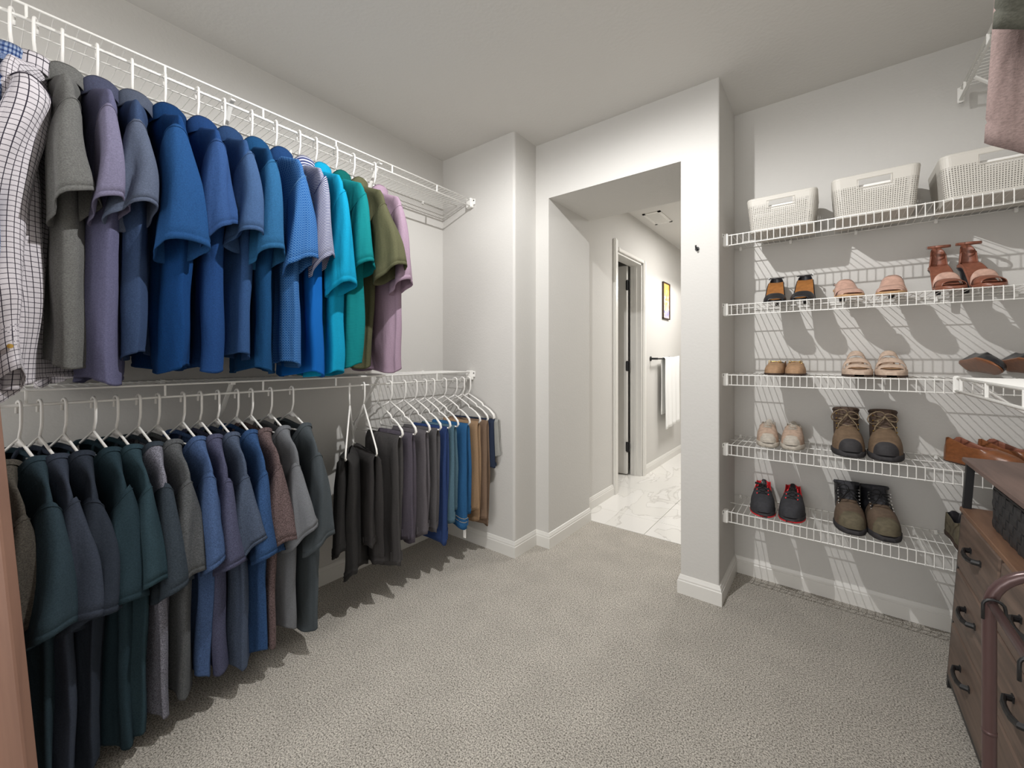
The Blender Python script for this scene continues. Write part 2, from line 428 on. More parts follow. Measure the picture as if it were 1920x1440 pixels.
# framed picture
p = empty('framed_picture', (SX, 4.605, 1.76), 0, 'small narrow abstract picture in a dark frame on the hallway wall', 'picture')
m = MB()
for a, b in (((0, -.115, -.2), (.02, -.103, .2)), ((0, .103, -.2), (.02, .115, .2)), ((0, -.115, -.2), (.02, .115, -.188)), ((0, -.115, .188), (.02, .115, .2))): m.bbox(a, b, .002)
m.build('frame', new_mat('dark_wood_frame', rgb(60, 40, 25), .4), p)
def art():
    m = new_mat('abstract_print', (1, 1, 1, 1), .5); nt = m.node_tree; b = nt.nodes['Principled BSDF']; tc = nt.nodes.new('ShaderNodeTexCoord')
    n = nt.nodes.new('ShaderNodeTexNoise'); n.inputs['Scale'].default_value = 9; n.inputs['Distortion'].default_value = 2
    nt.links.new(tc.outputs['Object'], n.inputs['Vector'])
    sx = nt.nodes.new('ShaderNodeSeparateXYZ'); nt.links.new(tc.outputs['Object'], sx.inputs[0])
    ma = nt.nodes.new('ShaderNodeMath'); ma.operation = 'MULTIPLY_ADD'; nt.links.new(sx.outputs[2], ma.inputs[0]); ma.inputs[1].default_value = 1.2
    nt.links.new(n.outputs['Fac'], ma.inputs[2])
    cr = nt.nodes.new('ShaderNodeValToRGB'); e = cr.color_ramp.elements
    e[0].position = .2; e[0].color = rgb(245, 235, 220); e[1].position = .85; e[1].color = rgb(220, 150, 40)
    for pos, c in ((.34, (120, 120, 190)), (.42, (240, 225, 200)), (.55, (235, 150, 110)), (.68, (245, 205, 110))):
        q = e.new(pos); q.color = rgb(*c)
    nt.links.new(ma.outputs[0], cr.inputs[0]); nt.links.new(cr.outputs[0], b.inputs['Base Color']); return m
m = MB(); m.box((.002, -.104, -.189), (.010, .104, .189)); m.build('canvas', art(), p)
# towel bar and towel
t = empty('towel_bar', (SX, 4.13, 1.13), 0, 'black metal towel bar on the hallway wall', 'towel bar')
m = MB(); m.tube([(.065, -.02, 0), (.065, .62, 0)], .008, 10); m.build('bar', M['black'], t, True)
for yy in (0, .6):
    m = MB(); m.tube([(0, yy, 0), (.008, yy, 0)], .024, 14); m.tube([(.008, yy, 0), (.075, yy, 0)], .011, 10); m.build('mount', M['black'], t)
def towel():
    ny, nz = 26, 40; P = np.zeros((nz, ny, 3)); uv = np.zeros((nz, ny, 2))
    for i in range(nz):
        for j in range(ny):
            y = 4.33 + .5 * j / (ny - 1); s = i / (nz - 1)
            if s < .38: q = s / .38; x = -1.379; z = .55 + (1.13 - .55) * q; x -= .004
            elif s < .46: q = (s - .38) / .08; a = math.pi * (1 - q); x = SX + .065 + .015 * math.cos(a); z = 1.13 + .013 * math.sin(a)
            else: q = (s - .46) / .54; x = SX + .08; z = 1.13 - .73 * q + .03 * (j / ny)
            if s >= .46: x += .012 * math.sin(j * .9) * (s - .4) + .006
            P[i, j] = (x, y + .01 * math.sin(i * .2), z)
    return tag(grid_obj('towel', P, new_mat('white_terry', rgb(240, 240, 238), .95, bump=(500, .6, .002)), closed=False), 'white towel folded over the black bar in the hallway', 'towel')
towel().modifiers.new('s', 'SOLIDIFY').thickness = .006
# wall hook on the pillar
o = empty('wall_hook', (-.50, PY, 1.66), 0, 'small black hook screwed into the white pillar', 'hook')
m = MB(); m.tube([(0, 0, 0), (0, -.003, 0)], .010, 12); m.build('plate', M['black'], o)
m = MB(); m.tube([(0, -.003, 0), (0, -.02, -.002), (0, -.027, .004), (0, -.028, .012)], .004, 8); m.build('peg', M['black'], o, True)

# ------------------------------------------------------------------ wire shelves
WIRE = M['white_wire']
def rod(name, p0, p1, r, par, n=6):
    m = MB(); m.tube([p0, p1], r, n); return m.build(name, WIRE, par, True)
def left_shelf(z, label):
    t = empty('wire_shelf', (LW, 0, z), 0, label, 'shelf'); fx = RAILX - LW; y0, y1 = -1.1, BY - .006
    rod('front_rod', (fx, y0, 0), (fx, y1, 0), .0038, t, 8)
    rod('hanging_rod', (fx + .004, y0, -.041), (fx + .004, y1 - .004, -.041), .0042, t, 8)
    rod('back_rod', (.006, y0, 0), (.006, y1, 0), .003, t)
    rod('middle_rod', (fx * .5, y0, -.004), (fx * .5, y1, -.004), .0025, t)
    rod('middle_rod', (fx * .78, y0, -.004), (fx * .78, y1, -.004), .0025, t)
    m = MB(); n = int((y1 - y0) / .0254)
    for i in range(n):
        y = y1 - .01 - i * .0254
        m.tube([(.004, y, .003), (fx + .001, y, .003)], .0013, 4)
    o = m.build('deck_wires', WIRE, t); o['kind'] = 'stuff'
    for k in range(-4, 5):
        y = .68 + .3 * k
        m = MB(); m.bbox((fx - .002, y - .003, -.041), (fx + .005, y + .003, 0), .001); m.build('spacer', WIRE, t)
    for y in (-.70, -.06, .583, 1.224):
        m = MB()
        a = Vector((fx - .03, y, -.006)); b = Vector((.008, y, -.27)); m.tube([a, b], .006, 8, flat=(1.4, .5))
        m.bbox((0, y - .008, -.30), (.012, y + .008, -.25), .002); m.bbox((fx - .045, y - .008, -.012), (fx - .01, y + .008, .004), .002)
        m.build('support_strut', WIRE, t)
    m = MB(); m.bbox((fx - .03, y1 - .022, -.048), (fx + .012, y1 + .004, .010), .003); m.bbox((fx + .008, y1 - .003, -.03), (fx + .026, y1 + .005, .006), .002)
    m.build('end_bracket', WIRE, t)
    m = MB(); m.tube([(fx + .02, y1 - .006, -.006), (fx + .02, y1, -.006)], .004, 8); m.build('screw', M['black'], t)
    for y in (-.4, .05, .43, .9, 1.3, 1.7):
        m = MB(); m.bbox((0, y - .007, -.012), (.012, y + .007, .008), .002); m.build('wall_clip', WIRE, t)
    return t
left_shelf(2.117, 'long white wire shelf with hanging rod above the polo shirts')
left_shelf(1.053, 'long white wire shelf with hanging rod above the dark t-shirts and trousers')
FY = 2.18
def right_shelf(z, x1, label):
    t = empty('wire_shelf', (CX, RY, z), 0, label, 'shelf'); L = x1 - CX; fy = FY - RY
    rod('front_rod', (.004, fy, 0), (L, fy, 0), .0026, t)
    rod('lip_rod', (.004, fy, -.047), (L, fy, -.047), .0026, t)
    rod('back_rod', (.004, -.006, 0), (L, -.006, 0), .0024, t)
    rod('middle_rod', (.004, fy * .48, -.003), (L, fy * .48, -.003), .0024, t)
    m = MB(); n = int(L / .0242)
    for i in range(1, n + 1):
        x = .012 + i * .0242
        if x > L: break
        m.tube([(x, -.004, .0025), (x, fy - .001, .0025)], .0015, 4); m.tube([(x, fy - .0025, .003), (x, fy - .0025, -.049)], .0017, 4)
    o = m.build('deck_wires', WIRE, t); o['kind'] = 'stuff'
    m = MB(); m.bbox((0, fy - .012, -.052), (.022, fy + .02, .008), .003); m.bbox((0, fy - .025, -.012), (.004, fy - .01, .008), .001); m.build('end_bracket', WIRE, t)
    m = MB(); m.tube([(.004, fy - .018, 0), (.006, fy - .018, 0)], .003, 8); m.build('screw', M['black'], t)
    for x in (.03, .25, .5, .76, .98):
        if x < L:
            m = MB(); m.bbox((x - .006, -.012, -.014), (x + .006, 0, .006), .002); m.build('wall_clip', WIRE, t)
SZ = [1.723, 1.392, 1.060, .728, .409]
right_shelf(SZ[0], RW - .005, 'topmost white wire shelf of the shoe wall, holding three baskets')
right_shelf(SZ[1], RW - .005, 'second white wire shelf from the top, with heeled sandals on it')
right_shelf(SZ[2], RW - .005, 'middle white wire shelf of the shoe wall, meeting the side shelf')
right_shelf(SZ[3], RW - .005, 'fourth white wire shelf from the top, holding brown laced boots')
right_shelf(SZ[4], RW - .005, 'lowest white wire shelf, holding black trainers with red details')

def side_shelf(z, fx, y0, y1, drop, label, free):
    """shelf along the right wall, front edge toward -x"""
    t = empty('wire_shelf', (RW, y1, z), 0, label, 'shelf'); a = fx - RW; L = y1 - y0
    rod('front_rod', (a, -L, 0), (a, 0, 0), .0048, t, 8)
    rod('hanging_rod', (a - .004, -L, -drop), (a - .004, -.004, -drop), .0052, t, 8)
    rod('back_rod', (-.006, -L, 0), (-.006, 0, 0), .003, t); rod('middle_rod', (a * .5, -L, -.004), (a * .5, 0, -.004), .0025, t)
    m = MB()
    for i in range(int(L / .0254)):
        y = -.012 - i * .0254; m.tube([(-.004, y, .003), (a, y, .003)], .0013, 4)
    o = m.build('deck_wires', WIRE, t); o['kind'] = 'stuff'
    for k in range(6):
        y = -.06 - .3 * k
        if y < -L: break
        m = MB(); m.bbox((a - .006, y - .004, -drop), (a + .002, y + .004, 0), .001); m.build('spacer', WIRE, t)
    m = MB(); m.bbox((a - .012, -.006, -drop - .01), (a + .008, .006, .010), .004); m.build('end_cap', WIRE, t)
    for y in (-.09, -.75):
        m = MB(); m.tube([(a + .02, y, -.008), (-.008, y, -.25)], .009, 8, flat=(1.3, .5)); m.bbox((-.012, y - .01, -.29), (0, y + .01, -.23), .002); m.build('support_strut', WIRE, t)
side_shelf(2.225, .42, .3, 2.42, .045, 'white wire shelf high on the side wall at the upper right', True)
side_shelf(1.067, .367, -.2, 2.172, .045, 'white wire side shelf running over the brown dresser', True)

# ------------------------------------------------------------------ hangers
HANG_MESH = {}
def hanger_mesh(kind):
    if kind in HANG_MESH: return HANG_MESH[kind]
    m = MB()
    if kind != 'pad':
        hk = [(-.0165, 0, -.022)]
        for i in range(9):
            a = math.pi - i / 8 * math.pi; hk.append((.0165 * math.cos(a), 0, .0165 * math.sin(a) - .004))
        hk += [(.0168, 0, -.045), (.0150, 0, -.060), (.006, 0, -.078), (0, 0, -.094)]
        m.tube(hk, [.0034] * 3 + [.0037] * (len(hk) - 3), 7)
    if kind in ('shirt', 'polo'):
        dz = -.036 if kind == 'polo' else 0; n0 = len(m.v)
        if dz: m.tube([(0, 0, -.088), (0, 0, -.128)], .0036, 7)
        n1 = len(m.v)
        for s in (-1, 1):
            m.tube([(0, 0, -.090), (.03 * s, 0, -.103), (.08 * s, 0, -.124), (.115 * s, 0, -.1385), (.128 * s, 0, -.145), (.131 * s, 0, -.153), (.126 * s, 0, -.162)], .0036, 7)
        m.tube([(-.126, 0, -.162), (.126, 0, -.162)], .0034, 7)
        m.add([(-.035, -.001, -.105), (0, -.001, -.092), (.035, -.001, -.105), (.018, -.001, -.112), (-.018, -.001, -.112),
               (-.035, .001, -.105), (0, .001, -.092), (.035, .001, -.105), (.018, .001, -.112), (-.018, .001, -.112)],
              [(0, 4, 3, 2, 1), (5, 6, 7, 8, 9), (0, 1, 6, 5), (1, 2, 7, 6), (2, 3, 8, 7), (3, 4, 9, 8), (4, 0, 5, 9)])
        if dz: m.v = m.v[:n1] + [(x, y, z + dz) for x, y, z in m.v[n1:]]
    elif kind == 'notch':
        for s in (-1, 1):
            m.tube([(0, 0, -.090), (.06 * s, 0, -.118), (.105 * s, 0, -.142), (.115 * s, 0, -.158), (.128 * s, 0, -.160), (.16 * s, 0, -.178), (.19 * s, 0, -.205), (.196 * s, 0, -.222), (.185 * s, 0, -.236)],
                   [.0036, .0036, .0036, .0036, .0036, .004, .0055, .0055, .004], 7, flat=(1, 1.25))
        m.tube([(-.186, 0, -.236), (.186, 0, -.236)], .0036, 7)
    elif kind == 'tall':
        for s in (-1, 1):
            m.tube([(0, 0, -.090), (.06 * s, 0, -.15), (.15 * s, 0, -.235), (.185 * s, 0, -.272), (.192 * s, 0, -.290), (.184 * s, 0, -.300)], .0038, 7)
        m.tube([(-.184, 0, -.300), (.184, 0, -.300)], .0036, 7)
    me = bpy.data.meshes.new('hanger'); me.from_pydata(m.v, [], m.f); me.materials.append(M['hanger']); smooth(me)
    HANG_MESH[kind] = me; return me
def short(l, n=11):
    w_ = l.replace(',', '').split()[:n]
    while w_[-1] in ('of', 'the', 'a', 'with', 'from', 'on', 'in', 'and', 'left', 'right', 'between', 'next', 'to', 'behind', 'near', 'at', 'by', 'small', 'first', 'second', 'third', 'fourth', 'fifth', 'sixth', 'last', 'finely', 'thin'): w_.pop()
    return ' '.join(w_)
def hanger(loc, yaw, label, kind='shirt', group=None):
    o = bpy.data.objects.new('hanger', hanger_mesh(kind)); o.location = loc; o.rotation_euler = (0, 0, yaw); COL.objects.link(o)
    tag(o, label, 'hanger', group); return o

# ------------------------------------------------------------------ garments
def spow(v, p): return math.copysign(abs(v) ** p, v)
def fn(x, y, z, sd): return noise.noise(Vector((x + sd * 7.3, y - sd * 3.1, z + sd * 1.7)))

ARM = .09
def shirt(name, label, cat, loc, yaw, mats, seed, L=.86, nz=-.118, neck=.078, dip=.065, sh=.215, shz=-.185, half=.232, hemh=.222,
          b0=.030, b1=.046, sl=.34, sb=.040, collar='crew', long=False, group=None, shear=0.0, flare=.0, extra=None, mirror_sleeve=True, sx_off=0.0, slant=.03):
    R = random.Random(seed); t = empty(name, loc, yaw, label, cat, group)
    body, slv, col = mats
    nt = 64; ph = [R.uniform(0, 6.28) for _ in range(8)]
    levels = [('n', 0), ('n', .25), ('n', .5), ('n', .75), ('n', 1)]
    nb = 30; rings = []; uv = []
    k1 = R.choice([3, 4]); 
    PW = 2.6 if collar == 'crew' else 1.5
    def crease(v): return 1 - 2 * abs(math.sin(v)) ** 1.2
    nb_ = .054 if collar == 'crew' else .046
    def bodypt(ang, lev, q):
        c, s = math.cos(ang), math.sin(ang)
        ac = abs(c) ** PW
        nd = nz - (dip if s < 0 else dip * .3)
        if lev == 'n':
            a = neck + (sh - neck) * q; bb = nb_ + (b0 - nb_) * q ** .7
            zs = nz + (shz - nz) * q; zf = nd + (-.30 - nd) * q ** 1.2
            z = zs * ac + zf * (1 - ac)
            zf0 = nd * (1 - ac) + nz * ac
            z = zf0 if q == 0 else z
            fold = q * .35
            ex = 1.0
        else:
            zs = shz + (-L - shz) * q; zf = -.30 + (-L + .30) * q
            z = zs * ac + zf * (1 - ac)
            da = shz - zs
            a = interp([0, .015, .04, ARM, ARM + .05, L + shz], [sh, sh + .012, sh + .022, sh + .030, half, hemh], da)
            tp_ = .62 if collar == 'crew' else .74; bb = interp([0, .02, .05, ARM, .3, L + shz], [b0, b0 * 1.2, sb * tp_ * .9, sb * tp_, b1 * .95, b1], da); bx = interp([0, .02, ARM, ARM + .12], [.88, .62, .62, .88], da)
            fold = .35 + .65 * min(1, q * 1.8)
            ex = 1.0 + .1 * min(1, q * 3)
        x = a * spow(c, bx if lev != 'n' else .88); y = bb * spow(s, .82 * ex)
        f = fold * (crease(k1 * .5 * ang + ph[0] + z * 1.2) * .26 + math.sin(7 * ang + ph[1] + z * 2.5) * .17 + crease(5.5 * ang + ph[2] - z * 2) * .10)
        y *= (1 + f); x *= (1 + .03 * fold * math.sin(5 * ang + ph[3]))
        y += fold * (.009 * math.sin(x * 14 + ph[4]) + .007 * math.sin(x * 27 + ph[5] + z * 3)) + fold * .010 * fn(x * 9, y * 9, z * 5, seed)
        x += .012 * fold * fn(y * 10, z * 4, 3, seed)
        z += (.014 * math.sin(ang * 2 + ph[6]) * (q if lev != 'n' else 0))
        y += shear * min(0, z + .2)
        return (x, y, z)
    seq = [('n', q) for q in (0, .08, .2, .35, .5, .65, .8, 1)] + [('b', i / nb) for i in range(1, nb + 1)]
    for lev, q in seq:
        rings.append([bodypt(2 * math.pi * k / nt, lev, q) for k in range(nt)])
    # stitched hem: crease just above the edge, edge turned in
    P = np.array(rings)
    cen = P[-1].mean(axis=0)
    hem = P[-1].copy(); inner = hem.copy(); inner[:, 0] = cen[0] + (hem[:, 0] - cen[0]) * .985; inner[:, 1] = cen[1] + (hem[:, 1] - cen[1]) * .93
    inner2 = inner.copy(); inner2[:, 2] += .03
    cr = P[-2] * .3 + P[-1] * .7; cr2 = cr.copy(); cr2[:, 1] = cen[1] + (cr[:, 1] - cen[1]) * .97; cr2[:, 2] += .003
    P = np.concatenate([P[:-1], cr2[None], cr[None], hem[None], inner[None], inner2[None]])
    nr = P.shape[0]
    d = np.linalg.norm(np.roll(P, -1, axis=1) - P, axis=2)
    ref = np.cumsum(d[nr // 2]); ref = np.concatenate([[0], ref[:-1]])
    U = np.tile(ref, (nr, 1)); V = -P[:, :, 2]
    UV = np.stack([U, V], axis=2)
    grid_obj('body', P, body, t, uv=UV)
    # sleeves
    for sgn in (1, -1):
        ns = 22 if not long else 34; m_ = 30; pr = [R.uniform(0, 6.28) for _ in range(6)]
        tilt = R.uniform(.0, 1.3) * slant; tp = .62 if collar == 'crew' else .74
        S_ = sl * R.uniform(.95, 1.05) if not long else sl
        xo = sx_off if sgn > 0 else 0
        ztop = shz - ARM + R.uniform(-.012, .018)
        p0 = Vector((sh - .016, 0, ztop)); p1 = Vector((sh + .012 + xo * .5, 0, ztop - .08)); p2 = Vector((sh + .022 + xo + (.0 if long else .006), 0, shz - S_))
        rootil = R.uniform(-.02, .03)
        RR = []; UVs = []
        for i in range(ns):
            q = i / (ns - 1); c = p0 * (1 - q) ** 2 + p1 * 2 * q * (1 - q) + p2 * q * q
            tg = ((p1 - p0) * (1 - q) + (p2 - p1) * q).normalized(); nrm = Vector((tg.z, 0, -tg.x)) * -1   # outward/up
            if long:
                ra = interp([0, .03, .15, .4, .8, .93, .94, 1], [.048, .052, .056, .054, .044, .034, .036, .038], q); rb = interp([0, .03, .15, .5, .85, .94, 1], [sb * .8, sb * .96, sb * 1.02, sb, sb * .85, sb * .6, sb * .66], q)
            else:
                ra = interp([0, .04, .3, .7, 1], [.044, .048, .052, .056 + flare, .058 + flare], q); rb = interp([0, .04, .15, .45, 1], [sb * tp * .62, sb * tp * .76, sb * tp * .95, sb * (tp * .4 + .6), sb * 1.25], q)
            ring = []
            for k in range(m_):
                a = 2 * math.pi * k / m_; ca, sa = math.cos(a), math.sin(a)
                f = 1 + min(1, q * 1.6) * (.13 * math.sin(2 * a + pr[0]) + .15 * (1 - 2 * abs(math.sin(1.5 * a + pr[1] + q * .6)) ** 1.2) + .07 * math.sin(5 * a + pr[2] + q * 2))
                if long: f = 1 + .10 * math.sin(3 * a + pr[1] + q * 6) + .10 * math.sin(2 * a + pr[0] + q * 9) + .05 * math.sin(5 * a + q * 17)
                v_ = c + nrm * (ra * spow(ca, .9) * f) + Vector((0, 1, 0)) * (rb * spow(sa, .9) * f); v_.z += (1 - q) ** 3 * (rootil * sa + .02 * ca)
                v_.z += q * q * (tilt * sa + slant * ca * .8)
                v_.y += shear * min(0, v_.z + .2) + q * .010 * math.sin(q * 4 + pr[3])
                if long: v_.y += .02 * math.sin(q * 5 + pr[4]); v_.x += .015 * math.sin(q * 7 + pr[5]) * q
                v_.x *= sgn
                ring.append(tuple(v_))
            RR.append(ring)
        Q = np.array(RR); hem = Q[-1].copy(); cen = hem.mean(axis=0)
        cr = Q[-1] * .25 + Q[-2] * .75; crn = cr.copy(); ccr = cr.mean(axis=0); crn = ccr + (cr - ccr) * np.array([.965, .965, 1])
        crn[:, 2] += .003
        inn = cen + (hem - cen) * np.array([.94, .94, 1]); inn2 = ccr + (cr - ccr) * np.array([.9, .9, 1]); inn3 = Q[-6].mean(axis=0) + (Q[-6] - Q[-6].mean(axis=0)) * np.array([.88, .88, 1])
        Q = np.concatenate([Q[:-1], crn[None], cr[None], hem[None], inn[None], inn2[None], inn3[None]])
        dd = np.linalg.norm(np.roll(Q, -1, axis=1) - Q, axis=2); ref = np.cumsum(dd[Q.shape[0] // 2]); ref = np.concatenate([[0], ref[:-1]])
        cl = Q.mean(axis=1); vl = np.concatenate([[0], np.cumsum(np.linalg.norm(np.diff(cl, axis=0), axis=1))])
        UVs = np.stack([np.tile(ref, (Q.shape[0], 1)), np.tile(vl[:, None], (1, m_))], axis=2)
        so = grid_obj('sleeve', Q, slv, t, uv=UVs)
        # raised armhole seam
        i0 = 1
        ctr = Q[i0].mean(axis=0); ring = ctr + (Q[i0] - ctr) * np.array([1.02, 1.03, 1.02])
        mb = MB(); mb.tube([tuple(v) for v in ring], .0013, 4, closed=True); mb.build('seam', slv, so, True)
        if long:
            ctr = Q[-10].mean(axis=0); qv = ctr + (Q[-10] - ctr) * 1.02
            mb = MB(); b_ = Q[-5][2]; mb.tube([(b_[0] + .001 * sgn, b_[1] - .0, b_[2] + .03), (b_[0] + .004 * sgn, b_[1], b_[2] + .03)], .0055, 10); mb.build('cuff_button', M['gold'], so)
    # neckline
    ring0 = P[0]
    if collar == 'crew':
        r1 = ring0.copy(); c0 = ring0.mean(axis=0)
        A = ring0 + np.array([0, 0, .001]); out = c0 + (P[1] - c0) * 1.02 + np.array([0, 0, -.001]); out = out * .8 + P[2] * .2
        inn = c0 + (ring0 - c0) * np.array([.93, .90, 1]) + np.array([0, 0, .004]); inn2 = inn + np.array([0, 0, -.014])
        Q = np.stack([out + (out - c0) * np.array([.02, .03, 0]), A + np.array([0, 0, .004]), inn, inn2])
        grid_obj('neckband', Q, col, t)
    elif collar == 'polo':
        c0 = ring0.mean(axis=0); stand = ring0 * 1.0
        st_top = c0 + (stand - c0) * np.array([.88, .95, 1]) + np.array([0, 0, .034])
        fold = c0 + (stand - c0) * np.array([.93, 1.05, 1]) + np.array([0, 0, .040])
        f2 = c0 + (stand - c0) * np.array([1.12, 1.25, 1]) + np.array([0, 0, .028]); f3 = c0 + (stand - c0) * np.array([1.22, 1.22, 1]) + np.array([0, 0, .002])
        f4 = c0 + (stand - c0) * np.array([1.34, 1.24, 1]) + np.array([0, 0, -.018])
        lo = stand + np.array([0, 0, -.004])
        f4[:, 2] += .004 * np.sin(np.arange(nt) * .5)
        Q = np.stack([lo, st_top, fold, f2, f3, f4, f4 * np.array([.985, .97, 1]) + np.array([0, 0, -.001]), f3 * np.array([.98, .95, 1]) + np.array([0, 0, -.002])])
        Q[:, :, 1] += shear * 0
        grid_obj('collar', Q, col, t, uv=np.stack([np.tile(np.arange(nt) * .006, (8, 1)), np.tile((np.arange(8) * .012)[:, None], (1, nt))], axis=2))
        mb = MB(); mb.bbox((-.012, -.049, nz - dip - .12), (.012, -.043, nz - dip + .005), .002)
        if not long: pl = mb.build('placket', body, t); pl.location.y = -.0
    return t

UPZ = 2.117 - .041; LOZ = 1.053 - .041
KF = .62
def F(r, g, b, h=.10): return fabric('fabric', r, g, b, h, KF)
rr = random.Random(5)

dark = F(58, 60, 62)
KF = .62
# --- upper row: hook px, name, colours
def tri(c, h=.10):
    m_ = F(*c, h); return (m_, m_, m_)
chk = new_mat('white_black_check_cotton', (1, 1, 1, 1), .85, bump=(600, .2, .001), spec=.2); uv_pattern(chk, 'grid', rgb(236, 230, 236, .66), rgb(58, 52, 66, .66), p=.0128, wdt=.12)
pld = new_mat('small_blue_plaid_cotton', (1, 1, 1, 1), .85, bump=(600, .2, .001), spec=.2); uv_pattern(pld, 'gingham', rgb(175, 190, 215, .66), rgb(42, 62, 110, .66), rgb(92, 116, 165, .66), p=.0065)
prt = new_mat('blue_geometric_knit', (1, 1, 1, 1), .9, spec=.15); uv_pattern(prt, 'print', rgb(22, 84, 158, .66), rgb(104, 158, 210, .66), p=.0095)
stp = new_mat('navy_white_stripe_knit', (1, 1, 1, 1), .9, spec=.15); uv_pattern(stp, 'stripe', rgb(210, 212, 226, .66), rgb(52, 62, 116, .66), p=.0062)
stpb = new_mat('striped_yoke_blue_body_knit', (1, 1, 1, 1), .9, spec=.15); uv_pattern(stpb, 'stripe', rgb(210, 212, 226, .66), rgb(52, 62, 116, .66), p=.0062, cut=(.34, rgb(18, 108, 196, .66)))
tealm = new_mat('teal_slub_knit', (1, 1, 1, 1), .9, spec=.15); uv_pattern(tealm, 'slub', rgb(8, 118, 124, .66), rgb(22, 152, 156, .66))
for q_ in (chk, pld, prt, stp, stpb, tealm): wrinkle(q_)
tealc = F(12, 106, 102)
upper = [
 # px, yaw deg, label, cat, mats, kwargs
 (22, -14, 'small blue plaid shirt at the far left edge of the upper rail', 'shirt', (pld, pld, pld), dict(L=.93, collar='polo', long=True, sl=.66, b1=.05, hemh=.23)),
 (66, -14, 'white long-sleeved shirt with a thin black check, left end of the upper rail', 'shirt', (chk, chk, chk), dict(L=1.0, collar='polo', long=True, sl=.80, b1=.055, sb=.044)),
 (116, -2, 'warm grey heather polo shirt next to the checked white shirt', 'polo shirt', tri((124, 124, 122), .14), dict(L=.95, sl=.345, sb=.042)),
 (181, -1, 'lavender grey polo shirt with a darker collar on the upper rail', 'polo shirt', (F(112, 112, 144), F(136, 132, 160), F(84, 88, 112)), dict(L=1.0, sl=.36, sb=.034)),
 (247, -7, 'slate grey polo shirt with darker navy body between the lavender and royal blue ones', 'polo shirt', (F(66, 86, 122), F(102, 112, 134), F(92, 100, 118)), dict(L=.93, sl=.36, sb=.040)),
 (308, -4, 'wide royal blue polo shirt, first of the blue ones from the left', 'polo shirt', (F(26, 72, 130), F(42, 88, 144), F(24, 62, 110)), dict(L=.97, sl=.40, sb=.052)),
 (369, 0, 'medium blue polo shirt with flared sleeve, second of the blue ones', 'polo shirt', (F(40, 78, 136), F(58, 92, 148), F(34, 68, 120)), dict(L=.97, sl=.37, sb=.044)),
 (418, 1, 'dusty slate blue polo shirt, third of the blue ones', 'polo shirt', (F(58, 92, 142), F(74, 104, 148), F(46, 74, 116)), dict(L=.93, sl=.34, sb=.042)),
 (470, -5, 'steel blue polo shirt left of the patterned one', 'polo shirt', (F(30, 80, 128), F(50, 108, 156), F(30, 80, 126)), dict(L=.98, sl=.38, sb=.048)),
 (515, 0, 'bright blue polo shirt with a small geometric pattern', 'polo shirt', (prt, prt, F(34, 70, 120)), dict(L=.96, sl=.39, sb=.042)),
 (559, -2, 'navy and white finely striped polo shirt with plain blue lower body', 'polo shirt', (stpb, stp, stp), dict(L=1.0, sl=.38, sb=.036)),
 (590, 0, 'bright cyan polo shirt with the longest sleeve', 'polo shirt', tri((22, 168, 212), .06), dict(L=1.0, sl=.46, sb=.038)),
 (628, 0, 'teal green polo shirt between the cyan and the olive one', 'polo shirt', (tealm, tealm, tealc), dict(L=.97, sl=.39, sb=.040)),
 (660, 4, 'olive green polo shirt with wide sleeve near the right end', 'polo shirt', tri((104, 104, 78), .08), dict(L=.97, sl=.38, sb=.044, sx_off=.05, flare=.015, half=.165, hemh=.12)),
 (700, -3, 'mauve pink polo shirt, last on the right of the upper rail', 'polo shirt', tri((184, 158, 178), .06), dict(L=.99, sl=.42, sb=.038, sx_off=.02, hemh=.21, b1=.045)),
]
for i, (px, yaw, lab, cat, mats, kw) in enumerate(upper):
    k = dict(collar='polo', nz=-.150, neck=.066, dip=.05, shz=-.200, sh=.195, half=.205, hemh=.182, b0=.024, b1=.050)
    k.update(kw); Y = railY(px)
    hanger((RAILX + .004, Y, UPZ), math.radians(yaw), 'white plastic hanger holding the ' + short(lab), 'polo')
    shirt('shirt' if cat == 'shirt' else 'polo_shirt', lab, cat, (RAILX + .004, Y, UPZ), math.radians(yaw), mats, 20 + i, **k)

KF = 1.0
